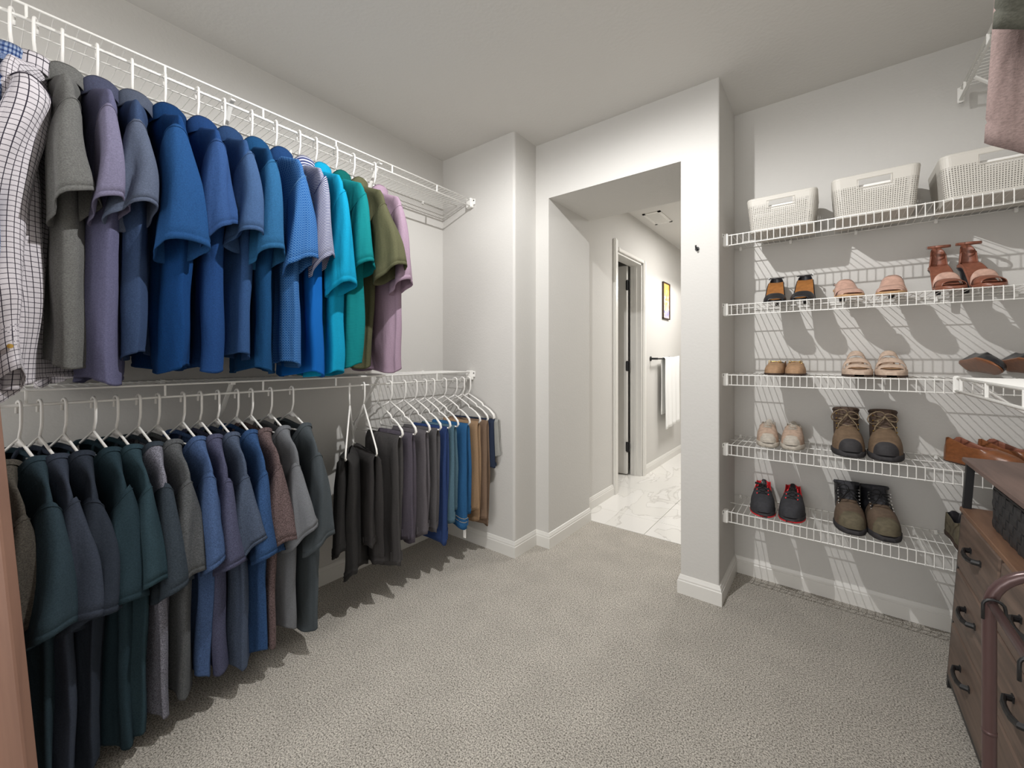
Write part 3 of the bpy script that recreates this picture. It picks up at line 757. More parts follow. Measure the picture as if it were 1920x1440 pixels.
# --- lower row t-shirts
lower = [
 (-26, 13, 'charcoal brown heather t-shirt, partly cut by the left edge of the picture', (74, 70, 64), .22, dict(L=1.0, sl=.36)),
 (35, 12, 'dark teal t-shirt with small white lettering on the chest', (44, 58, 66), .10, dict(L=.97, sl=.38, sb=.048, sx_off=.02)),
 (74, 11, 'dark slate t-shirt, third from the left in the lower row', (54, 60, 72), .10, dict(L=.95, sl=.35)),
 (120, 10, 'blackish navy t-shirt with purple tint, fourth from the left in the lower row', (44, 50, 60), .10, dict(L=.97, sl=.38, sb=.044)),
 (175, 9, 'near-black teal t-shirt, fifth from the left in the lower row', (38, 54, 62), .10, dict(L=.95, sl=.36, sb=.044)),
 (217, 8, 'very dark teal t-shirt, sixth from the left in the lower row', (44, 62, 70), .10, dict(L=.96, sl=.33)),
 (259, 7, 'dark blue-grey t-shirt with a paler speckled lower body', (52, 60, 68), .14, dict(L=.93, sl=.36, bodyc=(112, 112, 122))),
 (295, 6, 'charcoal heather t-shirt left of the denim blue one', (82, 84, 86), .20, dict(L=.90, sl=.36)),
 (342, 5, 'denim blue heather t-shirt, brightest blue of the lower row', (66, 86, 122), .18, dict(L=.88, sl=.33)),
 (374, 4, 'purplish navy heather t-shirt right of the denim blue one', (72, 74, 96), .18, dict(L=.88, sl=.34)),
 (407, 3, 'slate heather t-shirt fifth from the right in the lower row', (70, 80, 98), .18, dict(L=.90, sl=.31)),
 (443, 2, 'navy blue heather t-shirt fourth from the right in the lower row', (48, 74, 112), .18, dict(L=.90, sl=.36)),
 (470, 1, 'brown marl t-shirt left of the mid-grey one', (94, 80, 80), .35, dict(L=.88, sl=.33)),
 (506, 0, 'mid-grey t-shirt second from the right in the lower row', (104, 106, 110), .08, dict(L=.86, sl=.33, sx_off=.03, flare=.012)),
 (546, 0, 'charcoal slate t-shirt, last on the right before the trousers', (70, 76, 80), .06, dict(L=.90, sl=.40, sb=.040, sx_off=.01)),
]
tee1 = None
for i, (px, yaw, lab, c, h, kw) in enumerate(lower):
    k = dict(collar='crew', nz=-.130, neck=.114, dip=.10, shz=-.190, sh=.200, half=.208, hemh=.200, b0=.019, b1=.040, sb=.038)
    k.update(kw); Y = railY(px); bc = k.pop('bodyc', None); mt3 = tri(c, h)
    if bc: mt3 = (F(*bc, .34), mt3[1], mt3[2])
    hanger((RAILX + .004, Y, LOZ), math.radians(yaw), 'white plastic hanger holding the ' + short(lab), 'shirt')
    o = shirt('t_shirt', lab, 't-shirt', (RAILX + .004, Y, LOZ), math.radians(yaw), mt3, 60 + i, **k)
    if i == 1: tee1 = o

# ------------------------------------------------------------------ trousers
def trousers(label, loc, yaw, c, seed, barz, half=.12, front=.50, back=.46, b=.022, cat='trousers', name='trousers', jeans=False, h=.08, xoff=0.0, stitch=None, jag=.012):
    R = random.Random(seed); t = empty(name, loc, yaw, label, cat)
    mt = F(*c, h); mt2 = stitch or mt
    for li, (sgn, ln) in enumerate(((-1, front), (1, back))):
        nt, nr = 44, 30; ph = [R.uniform(0, 6.28) for _ in range(6)]; rings = []
        for i in range(nr):
            q = i / (nr - 1); z = barz + .006 - ln * q
            a = half * interp([0, .1, .5, 1], [1, 1.0, 1.02, .92 if li else 1.05], q); bb = interp([0, .06, .3, 1], [.004, b * .7, b, b * 1.1], q)
            cy = sgn * interp([0, .05, 1], [.001, b * .6, b * .85], q)
            ring = []
            for k in range(nt):
                an = 2 * math.pi * k / nt; cc, s = math.cos(an), math.sin(an)
                f = q ** .5 * ((1 - 2 * abs(math.sin(1.5 * an + ph[0] + q)) ** 1.2) * .30 + math.sin(6 * an + ph[1] + q * 2) * .22 + (1 - 2 * abs(math.sin(4.5 * an + ph[2]))) * .12)
                x = xoff + a * spow(cc, .85) * (1 + .05 * math.sin(4 * an + ph[3]) * q); y = cy + bb * spow(s, .75) * (1 + f)
                y += .008 * q * math.sin(x * 22 + ph[4]) + .006 * fn(x * 14, z * 6, 1, seed + li)
                ring.append((x, y, z + .02 * q * cc * math.sin(ph[5]) + jag * q * math.sin(2 * an + ph[3]) * .7 + jag * .25 * q * math.sin(5 * an + ph[4])))
            rings.append(ring)
        P = np.array(rings); hem = P[-1]; cen = hem.mean(axis=0)
        inn = cen + (hem - cen) * np.array([.96, .8, 1]); inn2 = inn + np.array([0, 0, .03])
        cr = P[-2].copy(); cc_ = cr.mean(axis=0); crn = cc_ + (cr - cc_) * np.array([.99, .93, 1]) + np.array([0, 0, .004])
        P = np.concatenate([P[:-2], crn[None], P[-2:-1], hem[None], inn[None], inn2[None]])
        lg = grid_obj('trouser_leg' if li else 'seat_panel', P, mt, t, cap0=True)
        # stitched waistband / hem band standing proud
        i0 = nr - 4 if not li else nr - 3
        Q = P[i0:nr].copy()
        for r_ in range(Q.shape[0]):
            ce = Q[r_].mean(axis=0); Q[r_] = ce + (Q[r_] - ce) * np.array([1.012, 1.07, 1])
        grid_obj('waistband' if not li else 'hem_band', Q, mt2, lg)
        if not li:
            ring = Q[-1]
            for kk in (2, 38, 30, 14):
                v0 = Q[0][kk]; v1 = Q[min(len(Q) - 1, 3)][kk]; ce = Q[0].mean(axis=0); d = (v0 - ce); d = d / (np.linalg.norm(d) + 1e-9) * .002
                mb = MB(); mb.tube([tuple(v0 + d), tuple((v0 + v1) / 2 + d * 1.5), tuple(v1 + d)], .0035, 6, flat=(1.2, .5)); mb.build('belt_loop', mt, lg)
            if jeans:
                v0 = Q[-1][2]; mb = MB(); mb.bbox((v0[0] - .03, v0[1] - .0015, v0[2] - .075), (v0[0] - .012, v0[1] + .0015, v0[2] + .01), .0005); mb.build('care_tag', M['linen'], lg)
                for r_ in (0, len(Q) - 3):
                    ce = Q[r_].mean(axis=0); rg = ce + (Q[r_] - ce) * 1.01
                    mb = MB(); mb.tube([tuple(v) for v in rg], .0010, 4, closed=True); mb.build('stitching', new_mat('pale_thread', rgb(190, 175, 140), .8), lg)
    return t
P_ = [
 (655, -36, 'tall', 'black gathered trousers on the first turned hanger after the t-shirts', (52, 51, 51), dict(front=.44, back=.52, half=.135, b=.034, jag=.03)),
 (681, -16, 'tall', 'black slim trousers on the second turned hanger', (56, 54, 54), dict(front=.40, back=.50, half=.15, b=.028, jag=.03)),
 (707, 0, 'notch', 'charcoal trousers, third pair from the left', (70, 68, 68), dict(front=.60, back=.52, half=.13, b=.020)),
 (730, 2, 'notch', 'dark purplish grey trousers, fourth pair from the left', (82, 77, 86), dict(front=.50, back=.54, half=.13, b=.020)),
 (756, 2, 'notch', 'smoky grey trousers, fifth pair from the left', (92, 88, 92), dict(front=.53, back=.50, half=.13, b=.020)),
 (777, 2, 'notch', 'dark grey pleated trousers left of the royal blue pair', (86, 84, 86), dict(front=.54, back=.50, half=.13, b=.019)),
 (795, 2, 'notch', 'royal blue trousers, brightest pair on the lower rail', (46, 64, 106), dict(front=.60, back=.56, half=.13, b=.018)),
 (810, 2, 'notch', 'teal grey trousers between the royal blue pair and the jeans', (80, 106, 120), dict(front=.50, back=.48, half=.13, b=.017)),
 (832, 2, 'notch', 'mid-blue denim jeans with pale stitching', (44, 88, 130), dict(front=.56, back=.52, half=.14, b=.020, jeans=True, name='jeans')),
 (852, 2, 'notch', 'tan khaki trousers right of the denim jeans', (148, 122, 96), dict(front=.52, back=.58, half=.14, b=.020)),
 (866, 3, 'notch', 'taupe brown trousers behind the tan khaki pair', (120, 100, 84), dict(front=.57, back=.60, half=.15, b=.018)),
 (877, 4, 'notch', 'short dark navy cargo shorts near the corner', (44, 52, 70), dict(front=.26, back=.24, half=.16, b=.022, cat='shorts', name='shorts')),
 (885, 5, 'notch', 'pale grey shorts on the last hanger in the corner', (150, 150, 146), dict(front=.23, back=.22, half=.18, b=.014, cat='shorts', name='shorts')),
]
prevY = None
for i, (px, yaw, kind, lab, c, kw) in enumerate(P_):
    Y = railY(px)
    if prevY and i > 2 and Y - prevY < .034: Y = prevY + .034
    Y = min(Y, 1.835); prevY = Y
    bar = -.300 if kind == 'tall' else -.236
    hanger((RAILX + .004, Y, LOZ), math.radians(yaw), ('white open-ended hanger carrying the ' if kind == 'notch' else 'tall white hanger carrying the ') + short(lab, 9), kind)
    trousers(lab, (RAILX + .004, Y, LOZ), math.radians(yaw), c, 200 + i, bar, xoff=.045 if kind == 'notch' else .03, **kw)

# ------------------------------------------------------------------ leaning board at the left edge
m = MB(); m.bbox((-.24, -.012, 0), (0, .012, 1.3), .003)
bo = m.build('wooden_board', M['board'])
d = ray(83, 1651); depth = CAMZ / ((1651 - 670) / FPX)
bo.location = Vector((d.x * depth, d.y * depth, .002)); bo.rotation_euler = (0, math.radians(-6.0), math.radians(37.67))
tag(bo, 'smooth pinkish brown wooden board standing at the lower left edge', 'board')

# small white chest print on the dark teal t-shirt
def text_obj(txt, size, loc, rot, mat, parent, name):
    cu = bpy.data.curves.new(name, 'FONT'); cu.body = txt; cu.size = size; cu.extrude = .0003
    o = bpy.data.objects.new(name, cu); COL.objects.link(o); dg = bpy.context.evaluated_depsgraph_get(); dg.update()
    me = bpy.data.meshes.new_from_object(o.evaluated_get(dg)); bpy.data.objects.remove(o)
    o = bpy.data.objects.new(name, me); COL.objects.link(o); me.materials.clear(); me.materials.append(mat); o.location = loc; o.rotation_euler = rot; o.parent = parent
    return o

m_print = new_mat('white_print', rgb(225, 225, 225), .7)
text_obj('TL', .034, (.105, -.047, -.315), (math.radians(90), 0, 0), m_print, tee1, 'lettering')

# ------------------------------------------------------------------ baskets
def basket(x0, x1, yf, yb, z, h, label, fill):
    cx, cy = (x0 + x1) / 2, (yf + yb) / 2
    t = empty('storage_basket', (cx, cy, z), 0, label, 'basket'); W = x1 - x0; D = yb - yf; r = .025
    def outline(wd, dp, n=7):
        pts = []
        for sx, sy, a0 in ((1, -1, -math.pi / 2), (1, 1, 0), (-1, 1, math.pi / 2), (-1, -1, math.pi)):
            ox, oy = sx * (wd / 2 - r), sy * (dp / 2 - r)
            for i in range(n): a = a0 + i / (n - 1) * math.pi / 2; pts.append((ox + r * math.cos(a), oy + r * math.sin(a)))
        return pts
    def densify(pts, step=.01):
        out = []
        for i, p_ in enumerate(pts):
            q = pts[(i + 1) % len(pts)]; L = math.hypot(q[0] - p_[0], q[1] - p_[1]); k = max(1, round(L / step))
            for j in range(k): out.append((p_[0] + (q[0] - p_[0]) * j / k, p_[1] + (q[1] - p_[1]) * j / k))
        return out
    base = densify(outline(W, D)); n = len(base)
    lv = [0, .01, .3, .6, .70, .90, 1.0]; verts = []; uv = []
    acc = [0]
    for i in range(1, n): acc.append(acc[-1] + math.hypot(base[i][0] - base[i - 1][0], base[i][1] - base[i - 1][1]))
    for l in lv:
        k = .90 + .10 * l
        for i in range(n): verts.append((base[i][0] * k, base[i][1] * k, h * l)); uv.append((acc[i], h * l))
    faces = []
    def in_slot(i):
        p_ = base[i]; return abs(p_[0]) < W * .20 and p_[1] < -D / 2 + .004
    for a in range(len(lv) - 1):
        for i in range(n):
            if a == 4 and in_slot(i) and in_slot((i + 1) % n): continue
            j = (i + 1) % n; faces.append((a * n + i, a * n + j, (a + 1) * n + j, (a + 1) * n + i))
    faces.append(tuple(range(n - 1, -1, -1)))
    o = mesh_obj('basket_body', verts, faces, M['basket'], t, uv=uv); md = o.modifiers.new('s', 'SOLIDIFY'); md.thickness = .003; md.offset = 1
    solid = M['basket_rim']
    m = MB(); m.tube([(x, y, h) for x, y in base], .005, 6, closed=True, flat=(.7, 1.6)); m.build('rim', solid, t, True)
    m = MB(); s0 = W * .20; yy = -D / 2 * (.9 + .08) - .003
    pts = [(-s0, -D / 2 * .992 - .002, h * .91), (s0, -D / 2 * .992 - .002, h * .91), (s0, -D / 2 * .968 - .003, h * .69), (-s0, -D / 2 * .968 - .003, h * .69)]
    m.tube(pts, .003, 5, closed=True); m.build('handle_frame', solid, t)
    # folded white contents, own thing
    if fill:
        f = empty('folded_linen', (cx, cy, z + .004), 0, fill, 'linen')
        for q in range(4):
            m = MB(); hh = h * .8 / 4; e = .002 * q
            m.bbox((-W * .42 + e, -D * .43 + e, q * hh), (W * .42 - e * 2, D * .40, (q + 1) * hh - .0015), .006); m.build('fold', M['linen'], f)
    return t
M['basket_rim'] = new_mat('pale_grey_plastic', rgb(196, 192, 184), .5)
basket(-.307, -.044, 2.20, 2.44, SZ[0] + .004, .145, 'pale grey woven plastic basket with white cloth, leftmost on the top shelf', 'white cloth folded inside the leftmost basket')
basket(.008, .275, 2.20, 2.44, SZ[0] + .004, .158, 'pale grey woven plastic basket in the middle of the top shelf', 'white cloth seen through the handle slot of the middle basket')
basket(.328, .64, 2.19, 2.45, SZ[0] + .004, .158, 'larger pale grey woven basket at the right end of the top shelf', 'white cloth inside the right basket')

# ------------------------------------------------------------------ shoes
OUT_S = [0, .03, .1, .22, .35, .5, .75, .93, 1.0]
OUT_W = [.30, .55, .80, .97, 1.0, .86, .70, .66, .42]
def shoe(name, label, x, y, z, L, W, yaw, side, spec_):
    """toe at local y=0 pointing to -y, heel at +L"""
    t = empty(name, (x, y, z), yaw, label, 'shoe', None)
    g = spec_.get; Hh = g('heel', 0); st = g('sole', .012); ns = 40
    pointy = g('pointy', 0)
    def hw(s): 
        w_ = interp(OUT_S, OUT_W, s)
        if s < .35: w_ *= 1 - pointy * (1 - s / .35)
        return W / 2 * w_
    def cxs(s): return side * W * .05 * math.sin(s * math.pi) 
    def zs(s): return g('toe_up', .0) * (1 - sstep(0, .25, s)) + Hh * sstep(.30, .85, s)
    yy = [0, .006, .02] + [i / (ns - 1) for i in range(2, ns - 1)] + [.985, .996, 1]
    # sole
    rings = []
    for s in yy:
        a = hw(s) * g('sole_w', 1.05); b = st * (1 if s > .02 else .7); z0 = zs(s); c = cxs(s)
        rings.append([(c - a * .93, s * L, z0), (c - a * .5, s * L, z0 - .0), (c + a * .5, s * L, z0), (c + a * .93, s * L, z0), (c + a, s * L, z0 + b * .3), (c + a, s * L, z0 + b), (c + a * .9, s * L, z0 + b * 1.05), (c - a * .9, s * L, z0 + b * 1.05), (c - a, s * L, z0 + b), (c - a, s * L, z0 + b * .3)])
    grid_obj('sole', np.array(rings), g('sole_m'), t, cap0=True, cap1=True)
    if g('stripe_m'):
        rings = []
        for s in yy:
            a = hw(s) * g('sole_w', 1.05) * 1.012; z0 = zs(s); c = cxs(s); b = st
            rings.append([(c - a, s * L, z0 + .0005), (c + a, s * L, z0 + .0005), (c + a, s * L, z0 + b * .28), (c - a, s * L, z0 + b * .28)])
        grid_obj('outsole', np.array(rings), g('stripe_m'), t, cap0=True, cap1=True)
    if Hh > .02:
        m = MB(); cy = L * .93; hs = g('heel_w', .012)
        m.tube([(cxs(1), cy, .0), (cxs(1), cy, Hh * .5), (cxs(.95), cy - .002, Hh * .86), (cxs(.95), cy - .006, Hh + .003)], [hs * .6, hs * .75, hs * 1.2, hs * 1.9], 10)
        m.build('heel', g('heel_m', g('sole_m')), t, True)
    nj = 41
    if g('upper'):
        o0 = g('open', .45); rings = []; mi = {}
        vh = g('vh'); rim = g('rim')
        for i, s in enumerate(yy):
            a = hw(s); h = interp(*vh, s); r_ = interp(*rim, s); z0 = zs(s) + st; c = cxs(s); ring = []
            op = sstep(o0 - .03, o0 + .06, s) * (1 - sstep(.965, .985, s))
            for j in range(nj):
                q = j / (nj - 1); ang = math.pi * q; 
                xc = -a * spow(math.cos(ang), .8); zc = h * abs(math.sin(ang)) ** .75
                d = min(q, 1 - q); sg = -1 if q < .5 else 1
                if d < .28: f = d / .28; xo = a * (1 - .10 * f ** 2); zo = r_ * f
                elif d < .36: f = (d - .28) / .08; xo = a * (.90 - .08 * f); zo = r_ * (1 - .02 * f)
                elif d < .44: f = (d - .36) / .08; xo = a * (.82 - .06 * f); zo = r_ * .98 * (1 - f) + .003
                else: f = (d - .44) / .06; xo = a * .76 * (1 - f); zo = .003
                x_ = xc * (1 - op) + sg * xo * op; z_ = zc * (1 - op) + zo * op
                ring.append((c + x_, s * L, z0 + z_))
            rings.append(ring)
        um, im = g('upper_m'), g('lining_m', g('upper_m')); tm = g('toe_m', um)
        def mf(i, k):
            q = (k + .5) / (nj - 1); d = min(q, 1 - q); s = yy[i]
            if s > o0 and d > (.40 if g('deep_m') else .31): return 3 if g('deep_m') else 1
            if s > o0 and d > .25 and g('deep_m'): return 1
            if g('toe_m') and s < g('toe_s', .16) + (.02 if d > .3 else 0) + g('toe_lat', 0) * (.5 - d): return 2
            return 0
        grid_obj('upper', np.array(rings), um, t, closed=False, cap0=True, cap1=True, mats=[um, im, tm, g('deep_m', im)], mfun=mf)
        def top(s, lat=0.0):
            a = hw(s); h = interp(*vh, s); ca = max(-1, min(1, lat)); sa = math.sqrt(max(0, 1 - abs(ca) ** 2.5))
            return Vector((cxs(s) + a * ca * .98, s * L, zs(s) + st + h * sa ** .75))
    if g('shaft'):
        sh_ = g('shaft'); rings = []; n = 30
        for q in np.linspace(0, 1, 10):
            z_ = st + .035 + (sh_ - .035) * q; y0 = L * (.36 + .17 * min(1, q * 1.4)); y1 = L * (.985 - .02 * q); cy = (y0 + y1) / 2; ry = (y1 - y0) / 2; rx = W * (.40 + .02 * q)
            rings.append([(cxs(.6) + rx * spow(math.cos(2 * math.pi * k / n), .85), cy + ry * spow(math.sin(2 * math.pi * k / n), .9), z_ + (.012 * -math.sin(2 * math.pi * k / n) * q) + (.014 * q if False else 0)) for k in range(n)])
        R_ = np.array(rings); ce = R_[-1].mean(axis=0); i1 = ce + (R_[-1] - ce) * np.array([.84, .88, 1]) + np.array([0, 0, .002]); i2 = i1 + np.array([0, 0, -.05])
        grid_obj('shaft', np.concatenate([R_, i1[None], i2[None]]), g('shaft_m'), t)
        mb = MB(); mb.tube([tuple(v) for v in ce + (R_[-1] - ce) * np.array([.94, .95, 1])], .006, 6, closed=True, flat=(1, 1.3)); mb.build('padded_collar', g('collar_m', g('shaft_m')), t, True)
        # tongue
        P = []
        for q in np.linspace(0, 1, 10):
            s = .30 + .25 * q; zz = st + interp([0, .4, 1], [.055, .085, sh_ + .018], q); yv = L * (.30 + .23 * min(1, q * 1.15)) - .004
            P.append([(cxs(s) + W * .24 * u, yv + .008 * u * u, zz - .004 * u * u) for u in np.linspace(-1, 1, 8)])
        to = grid_obj('tongue', np.array(P), g('tongue_m', g('shaft_m')), t, closed=False); to.modifiers.new('s', 'SOLIDIFY').thickness = .005
    if g('laces_m'):
        lm = g('laces_m'); m = MB(); s0, s1 = g('lace_s', (.28, .66)); rows = g('rows', 5); wd = .38; pts = []
        def lp(q, lat):
            if g('shaft'):
                zz = st + interp([0, .45, 1], [.060, .088, g('shaft') - .004], q); yv = L * (.29 + .20 * min(1, q * 1.2)) - .009
                return Vector((cxs(.4) + lat * W * .30, yv + .010 * abs(lat), zz - .006 * abs(lat)))
            v_ = top(s0 + (s1 - s0) * q, lat * .42); v_.z += .002; return v_
        for r_ in range(rows):
            q0 = r_ / rows; q1 = (r_ + 1) / rows
            for sg in (-1, 1):
                a = lp(q0, sg); b = lp(q1, -sg); mid = (a + b) / 2 + Vector((0, -.002, .003)); m.tube([a, mid, b], g('lace_r', .0016), 5)
            if r_ % 2 == 0:
                a = lp(q0, -1); b = lp(q0, 1); m.tube([a, (a + b) / 2 + Vector((0, -.002, .002)), b], g('lace_r', .0016), 5)
        if g('bow'):
            kx = lp(.98, 0) + Vector((0, -.006, 0))
            for sg, ln, up in g('bow'):
                loop = []
                for i in range(13):
                    a = math.pi * 2 * i / 12; rx = ln * .5 * (1 - math.cos(a)); rz = up * math.sin(a) * .5
                    loop.append(kx + Vector((sg * rx, -.008 - .004 * math.sin(a), rz - ln * .35 * (1 - math.cos(a)) * .5)))
                m.tube(loop, g('lace_r', .0016), 5)
            for sg in (-1, 1):
                m.tube([kx, kx + Vector((sg * .012, -.012, -.02)), kx + Vector((sg * .03, -.014, -.045)), kx + Vector((sg * .034, -.02, -.062))], g('lace_r', .0016), 5)
        m.build('laces', lm, t, True)
        if g('eyelet_m'):
            for r_ in range(rows + 1):
                for sg in (-1, 1):
                    p_ = lp(r_ / rows, sg * 1.12); m = MB(); m.tube([p_ + Vector((0, .001, -.001)), p_ + Vector((0, -.003, .002))], .0028, 7); m.build('eyelet', g('eyelet_m'), t)
    if g('insole_m'):
        P = []
        for s in yy[2:-1]:
            a = hw(s) * .93; P.append([(cxs(s) + a * u, s * L, zs(s) + st * 1.05 + .0015 + .002 * abs(u) ** 3) for u in np.linspace(-1, 1, 7)])
        grid_obj('insole', np.array(P), g('insole_m'), t, closed=False)
    for (s0, s1, hh, mt, nm) in g('straps', []):
        P = []; h0_, h1_ = hh if isinstance(hh, tuple) else (hh * .6, hh)
        for s in np.linspace(s0, s1, 7):
            hh = h0_ + (h1_ - h0_) * (s - s0) / (s1 - s0)
            a = hw(s) * 1.03; row = []
            for j in range(15):
                an = math.pi * j / 14; row.append((cxs(s) - a * spow(math.cos(an), .8), s * L, zs(s) + st * .9 + hh * math.sin(an) ** .8))
            P.append(row)
        so = grid_obj(nm, np.array(P), mt, t, closed=False); so.modifiers.new('s', 'SOLIDIFY').thickness = .0025
    if g('ankle'):      # (height, radius, s center, material, buckle side)
        ah, ar, s_, mt, w_ = g('ankle'); m = MB(); zc = zs(.9) + st + ah
        m.tube([(cxs(.9) + ar * math.cos(a) * 1.05, L * s_ + ar * 1.15 * math.sin(a), zc + .006 * math.sin(a)) for a in np.linspace(0, 2 * math.pi, 24, endpoint=False)], w_, 6, closed=True, flat=(.35, 1.2)); m.build('ankle_strap', mt, t, True)
        m = MB(); m.bbox((side * ar * 1.05 - .003, L * s_ - .006, zc - .006), (side * ar * 1.05 + .003, L * s_ + .006, zc + .006), .001); m.build('buckle', M['silver'], t)
    if g('counter'):    # closed heel cup (height)
        hc, mt = g('counter'); P = []
        for q in np.linspace(0, 1, 6):
            row = []
            for an in np.linspace(-.15, math.pi + .15, 17):
                k = (1 - .18 * q); row.append((cxs(.9) + math.cos(an) * hw(.88) * k, L * .86 + math.sin(an) * L * .125 * (1 - .05 * q), zs(.93) + st + hc * q * (.55 + .45 * max(0, math.sin(an)))))
            P.append(row)
        so = grid_obj('heel_cup', np.array(P), mt, t, closed=False); so.modifiers.new('s', 'SOLIDIFY').thickness = .003
    if g('bit'):
        m = MB(); mtb = g('bit'); s = .36
        pts = [top(s, q) + Vector((0, -.002, .004)) for q in (-.55, -.3, 0, .3, .55)]
        m.tube(pts, .0018, 6)
        for q in (-.5, .5):
            c_ = top(s, q) + Vector((0, -.003, .004)); m.tube([c_ + Vector((.006 * math.cos(a), -.001, .006 * math.sin(a))) for a in np.linspace(0, 6.28, 10, endpoint=False)], .0014, 5, closed=True)
        m.build('horsebit', mtb, t, True)
    return t, (top if g('upper') else None)

LE = lambda n, r, g_, b_, ro=.45: new_mat(n, rgb(r, g_, b_), ro, bump=(180, .25, .001), heather=(60, .15))
m_tan = LE('tan_suede', 160, 128, 98, .8); m_blk = LE('black_leather', 34, 34, 38, .35); m_ins = LE('amber_insole', 150, 98, 48, .5)
m_rose = LE('rose_gold_leather', 194, 158, 142, .35); m_brn = LE('reddish_brown_leather', 134, 84, 66, .4); m_cog = LE('cognac_leather', 128, 80, 50, .35)
m_beige = LE('beige_leather', 186, 164, 146, .6); m_corkside = LE('tan_midsole', 190, 152, 112, .7); m_dkb = LE('dark_brown_sole', 62, 46, 38, .7)
m_greysole = LE('dirty_white_rubber', 178, 170, 158, .7); m_pink = LE('pinkish_beige_suede', 178, 154, 136, .8)
m_boot = LE('brown_nubuck', 112, 92, 72, .8); m_bootdk = LE('dark_brown_nubuck', 78, 62, 52, .8); m_rub = LE('black_rubber', 48, 46, 48, .75)
m_lace_t = LE('tan_lace', 128, 112, 90, .8); m_lace_b = LE('black_lace', 20, 20, 22, .8); m_mesh = LE('charcoal_mesh', 52, 52, 56, .85); m_red = new_mat('red_lining', rgb(214, 34, 44), .7)
m_olive = LE('olive_grey_suede', 98, 90, 72, .85); m_khb = LE('dark_taupe_leather', 96, 80, 66, .7)
m_sgr = LE('dark_sole', 60, 56, 54, .8)

def pair(xc, gap, y, z, L, W, sp, nm, l1, l2, yaw=(0, 0), dy=(0, 0)):
    a = shoe(nm, l1, xc - gap / 2, y + dy[0], z + .0045, L, W, yaw[0], -1, sp)
    b = shoe(nm, l2, xc + gap / 2, y + dy[1], z + .0045, L, W, yaw[1], 1, sp)
    return a, b
YT = 2.195
X = lambda px, y=YT: on_y(px, y)
# shelf 2
sp = dict(heel=.105, sole=.006, sole_m=m_blk, heel_m=m_blk, insole_m=m_ins, straps=[(.04, .26, (.010, .040), m_blk, 'toe_strap')], counter=(.028, m_blk), ankle=(.022, .030, .84, m_blk, .0022), pointy=.0)
pair(X(1476), .092, 2.195, SZ[1], .225, .090, sp, 'heeled_sandal', 'left black heeled sandal with amber insole on the second shelf', 'right black heeled sandal with amber insole on the second shelf', (.05, -.05))
sp = dict(heel=.045, heel_w=.016, sole=.010, sole_m=m_corkside, heel_m=m_blk, insole_m=m_rose, straps=[(.08, .22, (.010, .030), m_rose, 'toe_strap'), (.34, .56, (.030, .060), m_rose, 'instep_strap')], ankle=(.020, .032, .80, m_rose, .002))
pair(X(1634), .105, 2.195, SZ[1], .22, .092, sp, 'block_heel_sandal', 'left rose gold low heel sandal in the middle of the second shelf', 'right rose gold low heel sandal in the middle of the second shelf', (.18, -.12))
sp = dict(heel=.10, heel_w=.016, sole=.014, sole_m=m_brn, heel_m=m_blk, insole_m=m_brn, straps=[(.10, .30, .036, m_brn, 'toe_strap'), (.36, .40, .055, m_rose, 'thin_strap')], counter=(.085, m_brn), ankle=(.080, .032, .86, m_brn, .005))
pair(X(1832), .098, 2.195, SZ[1], .21, .082, sp, 'heeled_sandal', 'left reddish brown heeled sandal with high heel cup', 'right reddish brown heeled sandal with high heel cup', (.12, .22))
# shelf 3
vh_flat = ([0, .04, .12, .3, .45, .6], [.010, .024, .034, .046, .054, .05])
sp = dict(upper=1, sole=.008, sole_m=m_dkb, upper_m=m_tan, lining_m=m_blk, vh=vh_flat, rim=([0, .4, .6, .9, 1], [.03, .046, .040, .055, .045]), open=.42, bit=M['gold'])
pair(X(1469), .082, YT, SZ[2], .235, .080, sp, 'loafer', 'left tan loafer with gold horsebit', 'right tan loafer with gold horsebit', (-.06, .06))
sp = dict(sole=.030, sole_w=1.08, sole_m=m_beige, stripe_m=m_dkb, insole_m=m_corkside, straps=[(.10, .17, (.014, .026), m_beige, 'toe_strap'), (.30, .38, (.034, .052), m_beige, 'instep_strap'), (.62, .68, (.062, .082), m_beige, 'ankle_band')], counter=(.05, m_beige))
pair(X(1641), .098, YT, SZ[2], .24, .094, sp, 'platform_sandal', 'left beige platform sandal with three wide straps', 'right beige platform sandal with three wide straps')
sp = dict(upper=1, sole=.007, sole_m=m_cog, upper_m=m_blk, lining_m=m_cog, vh=([0, .04, .12, .3, .45, .6], [.008, .018, .026, .038, .044, .04]), rim=([0, .25, .6, .9, 1], [.03, .036, .036, .052, .045]), open=.30, pointy=.25)
a = shoe('ballet_flat', 'left black flat shoe tipped on its side showing the brown sole', .26, 2.30, SZ[2] + .046, .235, .08, math.radians(88), -1, sp)
a[0].rotation_euler = (0, math.radians(50), math.radians(12)); a[0].location = (.475, 2.215, SZ[2] + .046)
b = shoe('ballet_flat', 'right black flat shoe tipped on its side showing the brown sole', .42, 2.30, SZ[2] + .046, .235, .08, math.radians(88), -1, sp)
b[0].rotation_euler = (0, math.radians(50), math.radians(12)); b[0].location = (.580, 2.215, SZ[2] + .046)
